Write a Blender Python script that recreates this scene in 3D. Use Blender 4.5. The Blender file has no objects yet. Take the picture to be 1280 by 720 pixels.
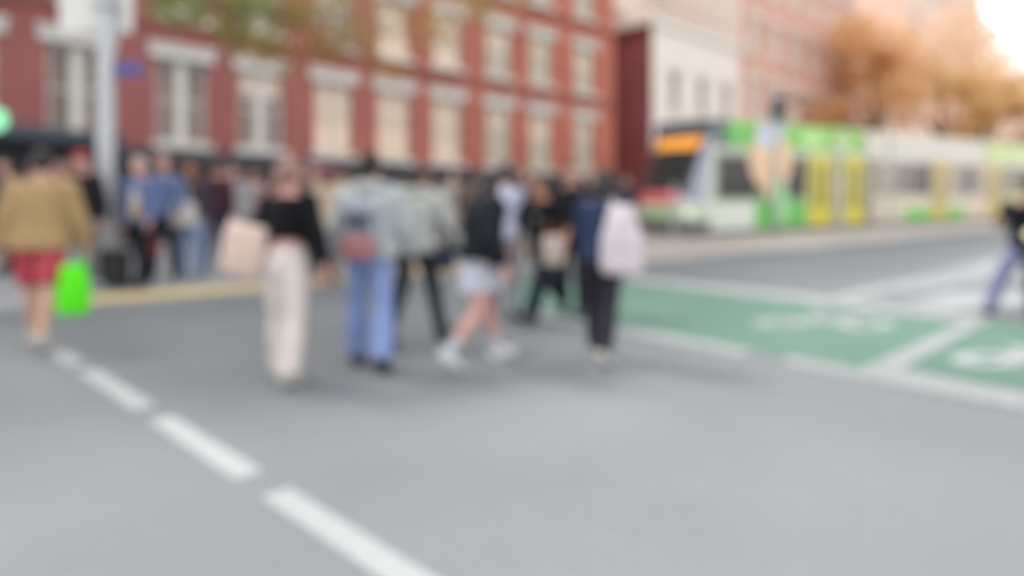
import bpy, bmesh, math, random
from mathutils import Vector, Matrix, noise
random.seed(7)
rad = math.radians
sc = bpy.context.scene
COL = sc.collection
DG = bpy.context.evaluated_depsgraph_get

# ------------------------------------------------------------------ place
F, HZ, CAMH, SL = 880.0, 275.0, 1.5, 0.042      # the street climbs 4.2 % away from the junction
Td, Nd = Vector((.730, .683, 0)), Vector((-.683, .730, 0))   # along the street / towards the far side
def gz(y):
    return SL * max(-40.0, min(y, 110.0))
def G(u, v, dz=0.0):
    """point of the road surface seen at photo pixel (u, v)"""
    y = F * CAMH / (v - (HZ - SL * F))
    return Vector(((u - 640) / F * y, y, gz(y) + dz))
def D(u, y, dz=0.0):
    return Vector(((u - 640) / F * y, y, gz(y) + dz))
def st(t, n, z):
    p = Td * t + Nd * n
    return Vector((p.x, p.y, z))

# ------------------------------------------------------------------ materials
def lin(h):
    h = h.lstrip('#')
    out = []
    for i in (0, 2, 4):
        c = int(h[i:i + 2], 16) / 255
        out.append(c / 12.92 if c <= .04045 else ((c + .055) / 1.055) ** 2.4)
    return out
MATS = {}
def mat(name, col, rough=.8, var=.12, scale=6.0, bump=.0, metal=0.0, emit=0.0, bscale=None, gain=1.0, spec=.4):
    key = (name, col, rough, emit, gain)
    if key in MATS: return MATS[key]
    m = bpy.data.materials.new(name); m.use_nodes = True
    nt = m.node_tree; b = nt.nodes['Principled BSDF']
    c = [min(1, x * gain) for x in lin(col)]
    b.inputs['Roughness'].default_value = rough
    b.inputs['Metallic'].default_value = metal
    b.inputs['Specular IOR Level'].default_value = spec
    tc = nt.nodes.new('ShaderNodeTexCoord')
    nz = nt.nodes.new('ShaderNodeTexNoise'); nz.inputs['Scale'].default_value = scale; nz.inputs['Detail'].default_value = 5
    nt.links.new(tc.outputs['Object'], nz.inputs['Vector'])
    mx = nt.nodes.new('ShaderNodeMix'); mx.data_type = 'RGBA'
    mx.inputs[6].default_value = [x * (1 - var) for x in c] + [1]
    mx.inputs[7].default_value = [min(1, x * (1 + var)) for x in c] + [1]
    nt.links.new(nz.outputs['Fac'], mx.inputs[0])
    nt.links.new(mx.outputs[2], b.inputs['Base Color'])
    if bump:
        n2 = nt.nodes.new('ShaderNodeTexNoise'); n2.inputs['Scale'].default_value = bscale or scale * 8; n2.inputs['Detail'].default_value = 4
        nt.links.new(tc.outputs['Object'], n2.inputs['Vector'])
        bp = nt.nodes.new('ShaderNodeBump'); bp.inputs['Strength'].default_value = bump; bp.inputs['Distance'].default_value = .02
        nt.links.new(n2.outputs['Fac'], bp.inputs['Height']); nt.links.new(bp.outputs['Normal'], b.inputs['Normal'])
    if emit:
        b.inputs['Emission Color'].default_value = c + [1]; b.inputs['Emission Strength'].default_value = emit
    MATS[key] = m
    return m
def cloth(col, gain=.70): return mat('woven_cloth', col, .9, .16, 9, .35, bscale=160, gain=gain, spec=.15)
def paint(col, gain=.7, rough=.4): return mat('coated_paint', col, rough, .06, 2, gain=gain)
def glass(col='#2b2f33'): return mat('dark_glass', col, .08, .25, .9, gain=.7, spec=.6)
def brick(name, c1, c2, mortar, gain=.7, sunlit=None, x0=0, x1=1):
    m = bpy.data.materials.new(name); m.use_nodes = True
    nt = m.node_tree; b = nt.nodes['Principled BSDF']; b.inputs['Roughness'].default_value = .9
    tc = nt.nodes.new('ShaderNodeTexCoord'); sp = nt.nodes.new('ShaderNodeSeparateXYZ'); cb = nt.nodes.new('ShaderNodeCombineXYZ')
    nt.links.new(tc.outputs['Object'], sp.inputs[0])
    ad = nt.nodes.new('ShaderNodeMath'); ad.operation = 'ADD'
    nt.links.new(sp.outputs['X'], ad.inputs[0]); nt.links.new(sp.outputs['Y'], ad.inputs[1])
    nt.links.new(ad.outputs[0], cb.inputs['X']); nt.links.new(sp.outputs['Z'], cb.inputs['Y'])
    br = nt.nodes.new('ShaderNodeTexBrick'); br.inputs['Scale'].default_value = 1
    br.inputs['Brick Width'].default_value = .24; br.inputs['Row Height'].default_value = .086; br.inputs['Mortar Size'].default_value = .008
    br.inputs['Color1'].default_value = [x * gain for x in lin(c1)] + [1]
    br.inputs['Color2'].default_value = [x * gain for x in lin(c2)] + [1]
    br.inputs['Mortar'].default_value = [x * gain for x in lin(mortar)] + [1]
    nt.links.new(cb.outputs[0], br.inputs['Vector'])
    nz = nt.nodes.new('ShaderNodeTexNoise'); nz.inputs['Scale'].default_value = .7; nz.inputs['Detail'].default_value = 6
    nt.links.new(tc.outputs['Object'], nz.inputs['Vector'])
    mp = nt.nodes.new('ShaderNodeMapRange'); mp.inputs[3].default_value = .75; mp.inputs[4].default_value = 1.25
    nt.links.new(nz.outputs['Fac'], mp.inputs[0])
    mx = nt.nodes.new('ShaderNodeMix'); mx.data_type = 'RGBA'; mx.blend_type = 'MULTIPLY'; mx.inputs[0].default_value = 1
    nt.links.new(br.outputs['Color'], mx.inputs[6]); nt.links.new(mp.outputs[0], mx.inputs[7])
    if sunlit:                                     # warmer brick towards one end: shaded-to-sunlit change put into the colour
        b2_ = nt.nodes.new('ShaderNodeTexBrick'); b2_.inputs['Scale'].default_value = 1
        b2_.inputs['Brick Width'].default_value = .24; b2_.inputs['Row Height'].default_value = .086; b2_.inputs['Mortar Size'].default_value = .008
        for k_, h_ in zip(('Color1', 'Color2', 'Mortar'), sunlit): b2_.inputs[k_].default_value = [x * gain for x in lin(h_)] + [1]
        nt.links.new(cb.outputs[0], b2_.inputs['Vector'])
        an = nt.nodes.new('ShaderNodeMath'); an.operation = 'MULTIPLY_ADD'; an.inputs[1].default_value = 8.0
        nt.links.new(nz.outputs['Fac'], an.inputs[0]); nt.links.new(sp.outputs['X'], an.inputs[2])
        rr = nt.nodes.new('ShaderNodeMapRange'); rr.inputs[1].default_value = x0 + 4; rr.inputs[2].default_value = x1 + 4
        nt.links.new(an.outputs[0], rr.inputs[0])
        mn = nt.nodes.new('ShaderNodeMix'); mn.data_type = 'RGBA'
        nt.links.new(rr.outputs[0], mn.inputs[0]); nt.links.new(br.outputs['Color'], mn.inputs[6]); nt.links.new(b2_.outputs['Color'], mn.inputs[7])
        nt.links.new(mn.outputs[2], mx.inputs[6])
    nt.links.new(mx.outputs[2], b.inputs['Base Color'])
    return m
def road_mat(name, col, gain=1.0, worn=None, amount=.0, lane=False):
    """asphalt / paving / worn paint: aggregate speckle, broad stains, wear that lets another colour through"""
    m = bpy.data.materials.new(name); m.use_nodes = True
    nt = m.node_tree; b = nt.nodes['Principled BSDF']; b.inputs['Roughness'].default_value = .88
    b.inputs['Specular IOR Level'].default_value = .25
    tc = nt.nodes.new('ShaderNodeTexCoord')
    c = [x * gain for x in lin(col)]
    def nz(s, d=4):
        n = nt.nodes.new('ShaderNodeTexNoise'); n.inputs['Scale'].default_value = s; n.inputs['Detail'].default_value = d
        nt.links.new(tc.outputs['Object'], n.inputs['Vector']); return n
    a, f = nz(.3, 7), nz(90, 2)
    m1 = nt.nodes.new('ShaderNodeMapRange'); m1.inputs[1].default_value = .3; m1.inputs[2].default_value = .7; m1.inputs[3].default_value = .82; m1.inputs[4].default_value = 1.14
    nt.links.new(a.outputs['Fac'], m1.inputs[0])
    m2 = nt.nodes.new('ShaderNodeMapRange'); m2.inputs[1].default_value = .25; m2.inputs[2].default_value = .75; m2.inputs[3].default_value = .75; m2.inputs[4].default_value = 1.25
    nt.links.new(f.outputs['Fac'], m2.inputs[0])
    mu = nt.nodes.new('ShaderNodeMath'); mu.operation = 'MULTIPLY'
    nt.links.new(m1.outputs[0], mu.inputs[0]); nt.links.new(m2.outputs[0], mu.inputs[1])
    mx = nt.nodes.new('ShaderNodeMix'); mx.data_type = 'RGBA'; mx.blend_type = 'MULTIPLY'; mx.inputs[0].default_value = 1
    mx.inputs[6].default_value = c + [1]
    if worn:
        w = nz(14, 6)
        mw = nt.nodes.new('ShaderNodeMapRange'); mw.inputs[1].default_value = .62 - amount; mw.inputs[2].default_value = .72 - amount
        nt.links.new(w.outputs['Fac'], mw.inputs[0])
        wx = nt.nodes.new('ShaderNodeMix'); wx.data_type = 'RGBA'
        wx.inputs[6].default_value = c + [1]; wx.inputs[7].default_value = [x * gain for x in lin(worn)] + [1]
        nt.links.new(mw.outputs[0], wx.inputs[0]); nt.links.new(wx.outputs[2], mx.inputs[6])
    nt.links.new(mu.outputs[0], mx.inputs[7])
    if lane:                                      # the road gets darker towards the far side, past the crossing line
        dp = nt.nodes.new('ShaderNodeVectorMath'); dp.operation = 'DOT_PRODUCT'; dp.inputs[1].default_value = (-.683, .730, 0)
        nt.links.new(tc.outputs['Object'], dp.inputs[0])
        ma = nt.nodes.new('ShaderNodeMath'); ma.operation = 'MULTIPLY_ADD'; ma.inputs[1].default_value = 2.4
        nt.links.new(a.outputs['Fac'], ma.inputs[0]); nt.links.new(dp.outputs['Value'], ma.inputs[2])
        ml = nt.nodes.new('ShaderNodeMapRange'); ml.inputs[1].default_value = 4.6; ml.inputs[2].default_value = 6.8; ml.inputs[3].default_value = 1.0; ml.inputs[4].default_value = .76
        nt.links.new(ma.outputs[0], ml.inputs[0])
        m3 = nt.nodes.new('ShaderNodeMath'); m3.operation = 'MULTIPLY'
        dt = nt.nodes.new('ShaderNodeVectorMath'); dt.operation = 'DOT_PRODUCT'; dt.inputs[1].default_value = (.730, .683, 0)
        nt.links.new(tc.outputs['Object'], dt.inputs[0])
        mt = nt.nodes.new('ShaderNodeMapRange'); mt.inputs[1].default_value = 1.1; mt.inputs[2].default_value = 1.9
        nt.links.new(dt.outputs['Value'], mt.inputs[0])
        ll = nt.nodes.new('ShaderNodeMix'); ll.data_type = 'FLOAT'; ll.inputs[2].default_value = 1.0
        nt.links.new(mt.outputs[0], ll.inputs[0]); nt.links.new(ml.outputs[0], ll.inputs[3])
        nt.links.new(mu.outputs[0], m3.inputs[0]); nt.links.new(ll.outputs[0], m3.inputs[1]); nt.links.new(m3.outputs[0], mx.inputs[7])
    nt.links.new(mx.outputs[2], b.inputs['Base Color'])
    bp = nt.nodes.new('ShaderNodeBump'); bp.inputs['Strength'].default_value = .4; bp.inputs['Distance'].default_value = .006
    nt.links.new(f.outputs['Fac'], bp.inputs['Height']); nt.links.new(bp.outputs['Normal'], b.inputs['Normal'])
    return m

# ------------------------------------------------------------------ mesh helpers
def link(name, me, m=None, parent=None, smooth=False):
    o = bpy.data.objects.new(name, me); COL.objects.link(o)
    if m:
        for x in (m if isinstance(m, (list, tuple)) else [m]): me.materials.append(x)
    if parent: o.parent = parent
    if smooth and len(me.polygons): me.polygons.foreach_set('use_smooth', [True] * len(me.polygons))
    return o
def obj(name, bm, m, parent=None, smooth=False):
    me = bpy.data.meshes.new(name)
    bmesh.ops.recalc_face_normals(bm, faces=bm.faces)
    bm.to_mesh(me); bm.free()
    return link(name, me, m, parent, smooth)
def tag(o, label, cat, group=None):
    o['label'] = label; o['category'] = cat
    if group: o['group'] = group
    return o
def struct(o):
    o['kind'] = 'structure'; return o
def empty(name, loc, label, cat, group=None, rz=0, matrix=None):
    o = bpy.data.objects.new(name, None); COL.objects.link(o); o.empty_display_size = .2
    if matrix is not None: o.matrix_world = matrix
    else: o.location = loc; o.rotation_euler = (0, 0, rz)
    return tag(o, label, cat, group)
def copy_tree(o, parent=None):
    c = o.copy(); COL.objects.link(c)
    if parent: c.parent = parent
    for ch in list(o.children): copy_tree(ch, c)
    return c
def BM(): return bmesh.new()
def box(bm, x0, x1, y0, y1, z0, z1, bev=0.0):
    r = bmesh.ops.create_cube(bm, size=1, matrix=Matrix.Translation(((x0 + x1) / 2, (y0 + y1) / 2, (z0 + z1) / 2)) @ Matrix.Diagonal((x1 - x0, y1 - y0, z1 - z0, 1)))
    if bev:
        es = set(e for v in r['verts'] for e in v.link_edges)
        bmesh.ops.bevel(bm, geom=list(es), offset=bev, segments=3, affect='EDGES', profile=.5)
def tube(bm, pts, radii, n=12, xref=(1, 0, 0), rnd=True):
    pts = [Vector(p) for p in pts]; radii = [r if isinstance(r, tuple) else (r, r) for r in radii]
    if rnd:
        d0 = (pts[0] - pts[1]).normalized(); d1 = (pts[-1] - pts[-2]).normalized()
        r0, r1 = min(radii[0]), min(radii[-1])
        pts = [pts[0] + d0 * r0 * .75, pts[0] + d0 * r0 * .45] + pts + [pts[-1] + d1 * r1 * .45, pts[-1] + d1 * r1 * .75]
        s = lambda r, k: (r[0] * k, r[1] * k)
        radii = [s(radii[0], .5), s(radii[0], .83)] + radii + [s(radii[-1], .83), s(radii[-1], .5)]
    rings = []
    for i, p in enumerate(pts):
        a = pts[max(0, i - 1)]; b = pts[min(len(pts) - 1, i + 1)]
        t = (b - a).normalized(); x = Vector(xref); x = x - t * x.dot(t)
        if x.length < 1e-3: x = Vector((0, 1, 0)) - t * t.y
        x.normalize(); y = t.cross(x)
        rings.append([bm.verts.new(p + x * radii[i][0] * math.cos(2 * math.pi * k / n) + y * radii[i][1] * math.sin(2 * math.pi * k / n)) for k in range(n)])
    for A, B in zip(rings, rings[1:]):
        for k in range(n):
            bm.faces.new((A[k], A[(k + 1) % n], B[(k + 1) % n], B[k]))
    bm.faces.new(rings[0][::-1]); bm.faces.new(rings[-1])
def ell(bm, c, r, rot=None, sub=2):
    M = Matrix.Translation(c) @ (rot.to_4x4() if rot else Matrix.Identity(4)) @ Matrix.Diagonal((r[0], r[1], r[2], 1))
    bmesh.ops.create_icosphere(bm, subdivisions=sub, radius=1, matrix=M)
def torus(bm, c, R, r, ax='y', a0=0, a1=360, n=32, m=8, sx=1.0, sz=1.0):
    pts = []
    full = abs(a1 - a0) >= 360
    for i in range(n + (0 if full else 1)):
        a = rad(a0 + (a1 - a0) * i / n)
        rr = []
        for k in range(m):
            b = 2 * math.pi * k / m
            q = R + r * math.cos(b)
            p = (q * math.cos(a) * sx, r * math.sin(b), q * math.sin(a) * sz)
            if ax == 'z': p = (p[0], p[2], p[1])
            if ax == 'x': p = (p[1], p[0], p[2])
            rr.append(bm.verts.new(Vector(c) + Vector(p)))
        pts.append(rr)
    L = len(pts)
    for i in range(L if full else L - 1):
        A, B = pts[i], pts[(i + 1) % L]
        for k in range(m): bm.faces.new((A[k], A[(k + 1) % m], B[(k + 1) % m], B[k]))
    if not full:
        bm.faces.new(pts[0][::-1]); bm.faces.new(pts[-1])
def poly(bm, pts):
    return bm.faces.new([bm.verts.new(p) for p in pts])
QUEUE = []
def solid(name, bm, m, parent=None, voxel=.012, sm=4, ns=0.0, nscale=7.0):
    """fuse overlapping closed shapes into one continuous surface (all of them are evaluated in one go at the end)"""
    me = bpy.data.meshes.new(name)
    bmesh.ops.recalc_face_normals(bm, faces=bm.faces)
    bm.to_mesh(me); bm.free()
    o = link(name, me, m, parent)
    QUEUE.append((o, voxel, sm, ns, nscale, Vector((random.random() * 50, random.random() * 50, random.random() * 50))))
    return o
def fuse_all():
    ts = []
    for o, voxel, sm, *_ in QUEUE:
        me = o.data.copy(); me.materials.clear()
        t = bpy.data.objects.new('fuse', me); TMP.objects.link(t)
        r = t.modifiers.new('r', 'REMESH'); r.mode = 'VOXEL'; r.voxel_size = voxel
        s = t.modifiers.new('s', 'SMOOTH'); s.factor = .5; s.iterations = sm
        ts.append(t)
    TMPVL.update(); dg = TMPVL.depsgraph
    for t, (o, voxel, sm, ns, nscale, off) in zip(ts, QUEUE):
        me2 = bpy.data.meshes.new_from_object(t.evaluated_get(dg), depsgraph=dg)
        if ns:
            n = len(me2.vertices); co = [0.0] * (3 * n); no = [0.0] * (3 * n)
            me2.vertices.foreach_get('co', co); me2.vertices.foreach_get('normal', no)
            for i in range(0, 3 * n, 3):
                p = Vector((co[i] * nscale, co[i + 1] * nscale, co[i + 2] * nscale * .55))
                k = (noise.noise(p + off) + .6 * noise.noise(p * 2.3 + off)) * ns
                co[i] += no[i] * k; co[i + 1] += no[i + 1] * k; co[i + 2] += no[i + 2] * k
            me2.vertices.foreach_set('co', co); me2.update()
        for x in o.data.materials: me2.materials.append(x)
        me2.polygons.foreach_set('use_smooth', [True] * len(me2.polygons))
        old = o.data; me2.name = old.name; o.data = me2
    bpy.data.batch_remove([t.data for t in ts] + ts)
# a scratch scene keeps the fusing evaluations small
TMPSC = bpy.data.scenes.new('scratch'); TMP = TMPSC.collection; TMPVL = TMPSC.view_layers[0]

# ------------------------------------------------------------------ people
SKIN = {'light': '#d9ab94', 'pink': '#dba59a', 'tan': '#b98468', 'brown': '#8a5a42'}
PEOPLE = 0
def person(label, at, yaw, h=1.72, skin='light', hair=('short', '#1c1a1c'), top=None, bottom=None, shoe='#26262a', sock=None,
           legs=((14, 6), (-14, 14)), arms=((-12, 8, 12), (14, 8, 18)), lean=3, head=(0, 0), wide=1.0, fine=False, group='pedestrians', lift=0.0,
           foot_on=0.0, side=None, floor=True):
    global PEOPLE
    PEOPLE += 1
    vox = .0085 if fine else .013
    S = h
    V = lambda x, y, z: Vector((x * S, y * S, z * S))
    Rl = Matrix.Rotation(-rad(lean), 3, 'X')
    pel = V(0, 0, .53)
    def up(x, y, z):                              # a torso point, leaning with the spine
        return pel + Rl @ (V(x * wide, y, z) - pel)
    sides = (-1, 1)
    ab = side or (2, 2)
    hips = [V(.052 * s * wide, 0, .505) for s in sides]
    knees, anks, fpitch = [], [], []
    for i, s in enumerate(sides):
        a, b = legs[i][:2]; k = rad(ab[i])
        d = Vector((s * math.sin(k), math.sin(rad(a)) * math.cos(k), -math.cos(rad(a)) * math.cos(k)))
        d2 = Vector((s * math.sin(k) * .6, math.sin(rad(a - b)), -math.cos(rad(a - b)))).normalized()
        kn = hips[i] + d * .235 * S; knees.append(kn); anks.append(kn + d2 * .232 * S)
        fpitch.append(legs[i][2] if len(legs[i]) > 2 else (12 if a - b > 8 else (-min(45, (b - a) * .9) if a - b < -8 else 0)))
    feet = []
    for i in range(2):
        R = Matrix.Rotation(rad(fpitch[i]), 3, 'X')
        ank = anks[i]
        feet.append((ank + R @ V(0, -.028, -.024), ank + R @ V(0, .05, -.030), ank + R @ V(0, .098, -.034)))
    zmin = min(min(p.z for p in f) for f in feet) - .012 * S
    dz = Vector((0, 0, -zmin + foot_on)) if floor else Vector((0, 0, 0))
    pel += dz
    hips = [p + dz for p in hips]; knees = [p + dz for p in knees]; anks = [p + dz for p in anks]
    feet = [tuple(p + dz for p in f) for f in feet]
    up0 = up
    base_up = lambda x, y, z: (pel + Rl @ (V(x * wide, y, z) - V(0, 0, .53)))
    up = base_up
    sh, el, wr, fd = [], [], [], []
    for i, s in enumerate(sides):
        a, o, e = arms[i][:3]
        o2 = arms[i][3] if len(arms[i]) > 3 else o * .4
        d = Vector((s * math.sin(rad(o)), math.sin(rad(a)) * math.cos(rad(o)), -math.cos(rad(a)) * math.cos(rad(o))))
        d2 = Vector((s * math.sin(rad(o2)), math.sin(rad(a + e)) * math.cos(rad(o2)), -math.cos(rad(a + e)) * math.cos(rad(o2))))
        p = up(.108 * s, 0, .808); sh.append(p); el.append(p + d * .172 * S); wr.append(el[-1] + d2 * .145 * S); fd.append(d2)
    # --- body
    bm = BM()
    tors = [(.505, .088, .064), (.53, .1, .07), (.58, .088, .062), (.63, .08, .056), (.70, .09, .062), (.76, .098, .062), (.805, .094, .05), (.83, .06, .042)]
    tube(bm, [up(0, 0 if z < .6 else -.004, z) for z, _, _ in tors], [(a * S * wide, b * S) for _, a, b in tors], 18)
    tube(bm, [up(0, 0, .82), up(0, .006, .86), up(0, .012, .895)], [.037 * S, .031 * S, .031 * S], 12)
    Rh = Matrix.Rotation(rad(head[0]), 3, 'Z') @ Matrix.Rotation(-rad(head[1] + lean * .4), 3, 'X')
    nb = up(0, .008, .875)
    def hp(x, y, z): return nb + Rh @ V(x, y, z - .875)
    ell(bm, hp(0, .006, .94), (.046 * S, .056 * S, .06 * S), Rh, 3)
    ell(bm, hp(0, .024, .905), (.036 * S, .036 * S, .036 * S), Rh)
    ell(bm, hp(0, .062, .925), (.0085 * S, .012 * S, .017 * S), Rh)
    for s in sides: ell(bm, hp(.046 * s, -.002, .928), (.007 * S, .014 * S, .019 * S), Rh)
    hands = []
    for i, s in enumerate(sides):
        tube(bm, [sh[i] + Vector((-s * .02 * S, 0, .004 * S)), sh[i] + (el[i] - sh[i]) * .2, sh[i].lerp(el[i], .6), el[i], el[i].lerp(wr[i], .35), wr[i]],
             [.036 * S, .032 * S, .027 * S, .0225 * S, .0235 * S, .0155 * S], 12)
        tube(bm, [hips[i] + Vector((0, 0, .02 * S)), hips[i].lerp(knees[i], .25), hips[i].lerp(knees[i], .7), knees[i], knees[i].lerp(anks[i], .3), knees[i].lerp(anks[i], .7), anks[i]],
             [.054 * S, .052 * S, .041 * S, .034 * S, .0355 * S, .026 * S, .021 * S], 14)
        f = feet[i]
        tube(bm, [f[0], anks[i] + Vector((0, .012 * S, -.012 * S)), f[1], f[2]], [(.02 * S, .018 * S), (.022 * S, .024 * S), (.026 * S, .016 * S), (.02 * S, .01 * S)], 12)
        d = fd[i]; lat = Vector((s, 0, 0)); lat = (lat - d * lat.dot(d)).normalized(); fw = lat.cross(d) * (1 if lat.cross(d).y >= -.3 else -1)
        pe = wr[i] + d * .052 * S
        tube(bm, [wr[i] - d * .01 * S, wr[i] + d * .025 * S, pe], [(.016 * S, .012 * S), (.022 * S, .012 * S), (.023 * S, .010 * S)], 12, xref=fw)
        curl = rad(arms[i][4] if len(arms[i]) > 4 else 22)
        for j, (o_, L) in enumerate(((.0175, .044), (.006, .05), (-.006, .046), (-.0175, .036))):
            p = pe + fw * o_ * S - d * .004 * S; pts = [p]; ang = curl * .4
            for k in range(3):
                dd = (d * math.cos(ang) - lat * math.sin(ang) + fw * o_ * 4 * (1 if k == 0 else 0)).normalized()
                p = p + dd * L * S * (.42, .32, .26)[k]; pts.append(p); ang += curl
            tube(bm, pts, [.0058 * S, .0055 * S, .005 * S, .0044 * S], 8, xref=lat)
        th = wr[i] + d * .018 * S + fw * .017 * S
        t1 = th + (d * .7 + fw * .6 - lat * .25).normalized() * .026 * S
        tube(bm, [th, t1, t1 + (d * .9 + fw * .15 - lat * .3).normalized() * .022 * S], [.008 * S, .0064 * S, .005 * S], 8, xref=lat)
        hands.append(pe + d * .02 * S - lat * .012 * S)
    body = solid('person', bm, mat('skin', SKIN[skin], .55, .08, 12, gain=.72), None, vox, 2)
    tag(body, label, 'person', group)
    # --- face
    for s in sides:
        b = BM(); ell(b, hp(.019 * s, .0545, .941), (.0065 * S, .005 * S, .0045 * S), Rh); e = obj('eye', b, mat('eye_white', '#e6e2dc', .3), body, True)
        b = BM(); ell(b, hp(.019 * s, .0588, .941), (.0028 * S, .0016 * S, .003 * S), Rh, 1); obj('iris', b, mat('iris', '#2a201a', .3), e, True)
    b = BM(); ell(b, hp(0, .0565, .901), (.016 * S, .006 * S, .005 * S), Rh); obj('mouth', b, mat('lips', '#a8625a', .5), body, True)
    # --- hair
    if hair:
        kind, hc = hair; b = BM(); hm = mat('hair', hc, .55, .3, 30, .5, bscale=120, gain=.7)
        ell(b, hp(0, -.008, .953), (.0525 * S, .058 * S, .059 * S), Rh, 3)
        ell(b, hp(0, .03, .981), (.042 * S, .034 * S, .024 * S), Rh)
        ell(b, hp(0, -.03, .925), (.047 * S, .036 * S, .045 * S), Rh)
        if kind == 'long':
            tube(b, [hp(0, -.028, .95), hp(0, -.05, .89), hp(0, -.056, .83), hp(.004, -.06, .76), hp(.006, -.062, .71)],
                 [(.048 * S, .03 * S), (.056 * S, .03 * S), (.058 * S, .026 * S), (.05 * S, .022 * S), (.032 * S, .014 * S)], 14)
            for s in sides:
                tube(b, [hp(.04 * s, .01, .965), hp(.052 * s, .006, .91), hp(.058 * s, -.005, .85), hp(.056 * s, -.012, .79)], [.018 * S, .019 * S, .018 * S, .011 * S], 10)
        elif kind == 'bob':
            tube(b, [hp(0, -.02, .95), hp(0, -.035, .9), hp(0, -.036, .855)], [(.05 * S, .036 * S), (.056 * S, .036 * S), (.05 * S, .028 * S)], 14)
            for s in sides: tube(b, [hp(.04 * s, .012, .965), hp(.05 * s, .01, .91), hp(.049 * s, .004, .865)], [.017 * S, .018 * S, .014 * S], 10)
        elif kind == 'bun':
            ell(b, hp(0, -.05, .995), (.025 * S, .025 * S, .022 * S), Rh)
        elif kind == 'tail':
            tube(b, [hp(0, -.055, .96), hp(0, -.085, .94), hp(0, -.085, .88), hp(0, -.078, .82)], [.016 * S, .02 * S, .02 * S, .01 * S], 10)
        if kind == 'cap':
            b.free(); b = BM(); ell(b, hp(0, -.004, .962), (.054 * S, .061 * S, .052 * S), Rh, 3)
            solid('cap', b, cloth(hc), body, vox, 3)
            b = BM(); tube(b, [hp(0, .03, .962), hp(0, .085, .957), hp(0, .1, .953)], [(.042 * S, .006 * S), (.038 * S, .005 * S), (.025 * S, .004 * S)], 14); obj('cap_peak', b, cloth(hc), body, True)
            b = BM(); ell(b, hp(0, -.03, .925), (.047 * S, .036 * S, .03 * S), Rh); solid('hair', b, mat('hair', '#2a211d', .55, .3, 30, .5, bscale=120), body, vox, 2)
        else:
            solid('hair', b, hm, body, vox, 2, .005, 22)
    # --- bottom
    kind, bc = bottom[:2]; w = bottom[2] if len(bottom) > 2 else 1.0
    b = BM(); bmat = cloth(bc)
    pv = [(.452, .07, .058), (.47, .09, .07), (.495, .1, .076), (.53, .107, .077), (.575, .095, .069), (.60, .088, .064)]
    if kind in ('trousers', 'shorts'):
        tube(b, [up(0, 0, z) for z, _, _ in pv], [(a * S * wide, c * S) for _, a, c in pv], 18, rnd=False)
        for i in range(2):
            H, K, A = hips[i], knees[i], anks[i]
            if kind == 'trousers':
                fl = bottom[3] if len(bottom) > 3 else 1.0
                tube(b, [H + Vector((0, 0, .03 * S)), H.lerp(K, .25), H.lerp(K, .7), K, K.lerp(A, .4), K.lerp(A, .8), A + (A - K) * .04],
                     [.058 * S, .0575 * S * w, .049 * S * w, .044 * S * w, .042 * S * w * fl, .039 * S * w * fl, .039 * S * w * fl], 16, rnd=False)
            else:
                tube(b, [H + Vector((0, 0, .03 * S)), H.lerp(K, .3), H.lerp(K, .75), H.lerp(K, .84)], [.06 * S, .061 * S * w, .058 * S * w, .058 * S * w], 16, rnd=False)
        solid(kind, b, bmat, body, vox, 3, .0045, 8)
    elif kind == 'skirt':
        mid = (knees[0] + knees[1]) / 2; cen = up(0, 0, .5)
        sp = abs(knees[0].y - knees[1].y) / 2
        e1 = cen.lerp(mid, .34); e2 = cen.lerp(mid, .5)
        tube(b, [up(0, 0, .61), up(0, 0, .56), up(0, 0, .51), e1, e2],
             [(.088 * S, .064 * S), (.1 * S, .074 * S), (.11 * S, .083 * S), (.118 * S, .07 * S + sp * .55), (.122 * S, .072 * S + sp * .75)], 24, rnd=False)
        solid('skirt', b, bmat, body, vox, 3, .006, 9)
    # --- top
    if top:
        kind, tcx = top[:2]; bulk = {'tee': .008, 'shirt': .01, 'hoodie': .019, 'jacket': .018, 'coat': .022, 'crop': .008}[kind]
        ex = top[2] if len(top) > 2 else {}
        hem = ex.get('hem', {'tee': .52, 'shirt': .51, 'hoodie': .505, 'jacket': .51, 'coat': .36, 'crop': .62}[kind])
        sl = ex.get('sleeve', .42 if kind == 'tee' else 1.0)
        bulk *= ex.get('bulk', 1.0)
        b = BM(); tm = cloth(tcx)
        rows = [r for r in [(.36, .104, .085), (.43, .106, .082), (.51, .104, .076), (.53, .103, .073), (.58, .094, .067), (.62, .088, .062), (.70, .094, .066), (.76, .1, .065), (.805, .096, .053), (.828, .064, .045)] if r[0] >= hem - .001]
        if rows[0][0] > hem + .004: rows = [(hem,) + rows[0][1:]] + rows
        tube(b, [up(0, 0, z) if z >= .5 else pel + Vector((0, 0, (z - .53) * S)) for z, _, _ in rows], [((a + bulk) * S * wide, (c + bulk) * S) for _, a, c in rows], 20, rnd=False)
        for i, s in enumerate(sides):
            A_, B_, C_ = sh[i], el[i], wr[i]
            t = bulk * S * .8
            if sl >= .99:
                tube(b, [A_ + Vector((-s * .03 * S, 0, .006 * S)), A_, A_.lerp(B_, .55), B_, B_.lerp(C_, .5), B_.lerp(C_, .95)],
                     [.034 * S + t, .037 * S + t, .03 * S + t, .0275 * S + t, .026 * S + t, .0215 * S + t], 14, rnd=False)
            elif sl > 0:
                E = A_.lerp(B_, min(1, sl * 1.6))
                tube(b, [A_ + Vector((-s * .03 * S, 0, .006 * S)), A_, A_.lerp(E, .6), E], [.034 * S + t, .037 * S + t, .033 * S + t, .034 * S + t], 14, rnd=False)
        if kind in ('jacket', 'coat', 'shirt'):
            tube(b, [up(0, -.004, .82), up(0, -.004, .85)], [.05 * S, .043 * S], 14, rnd=False)
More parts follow.
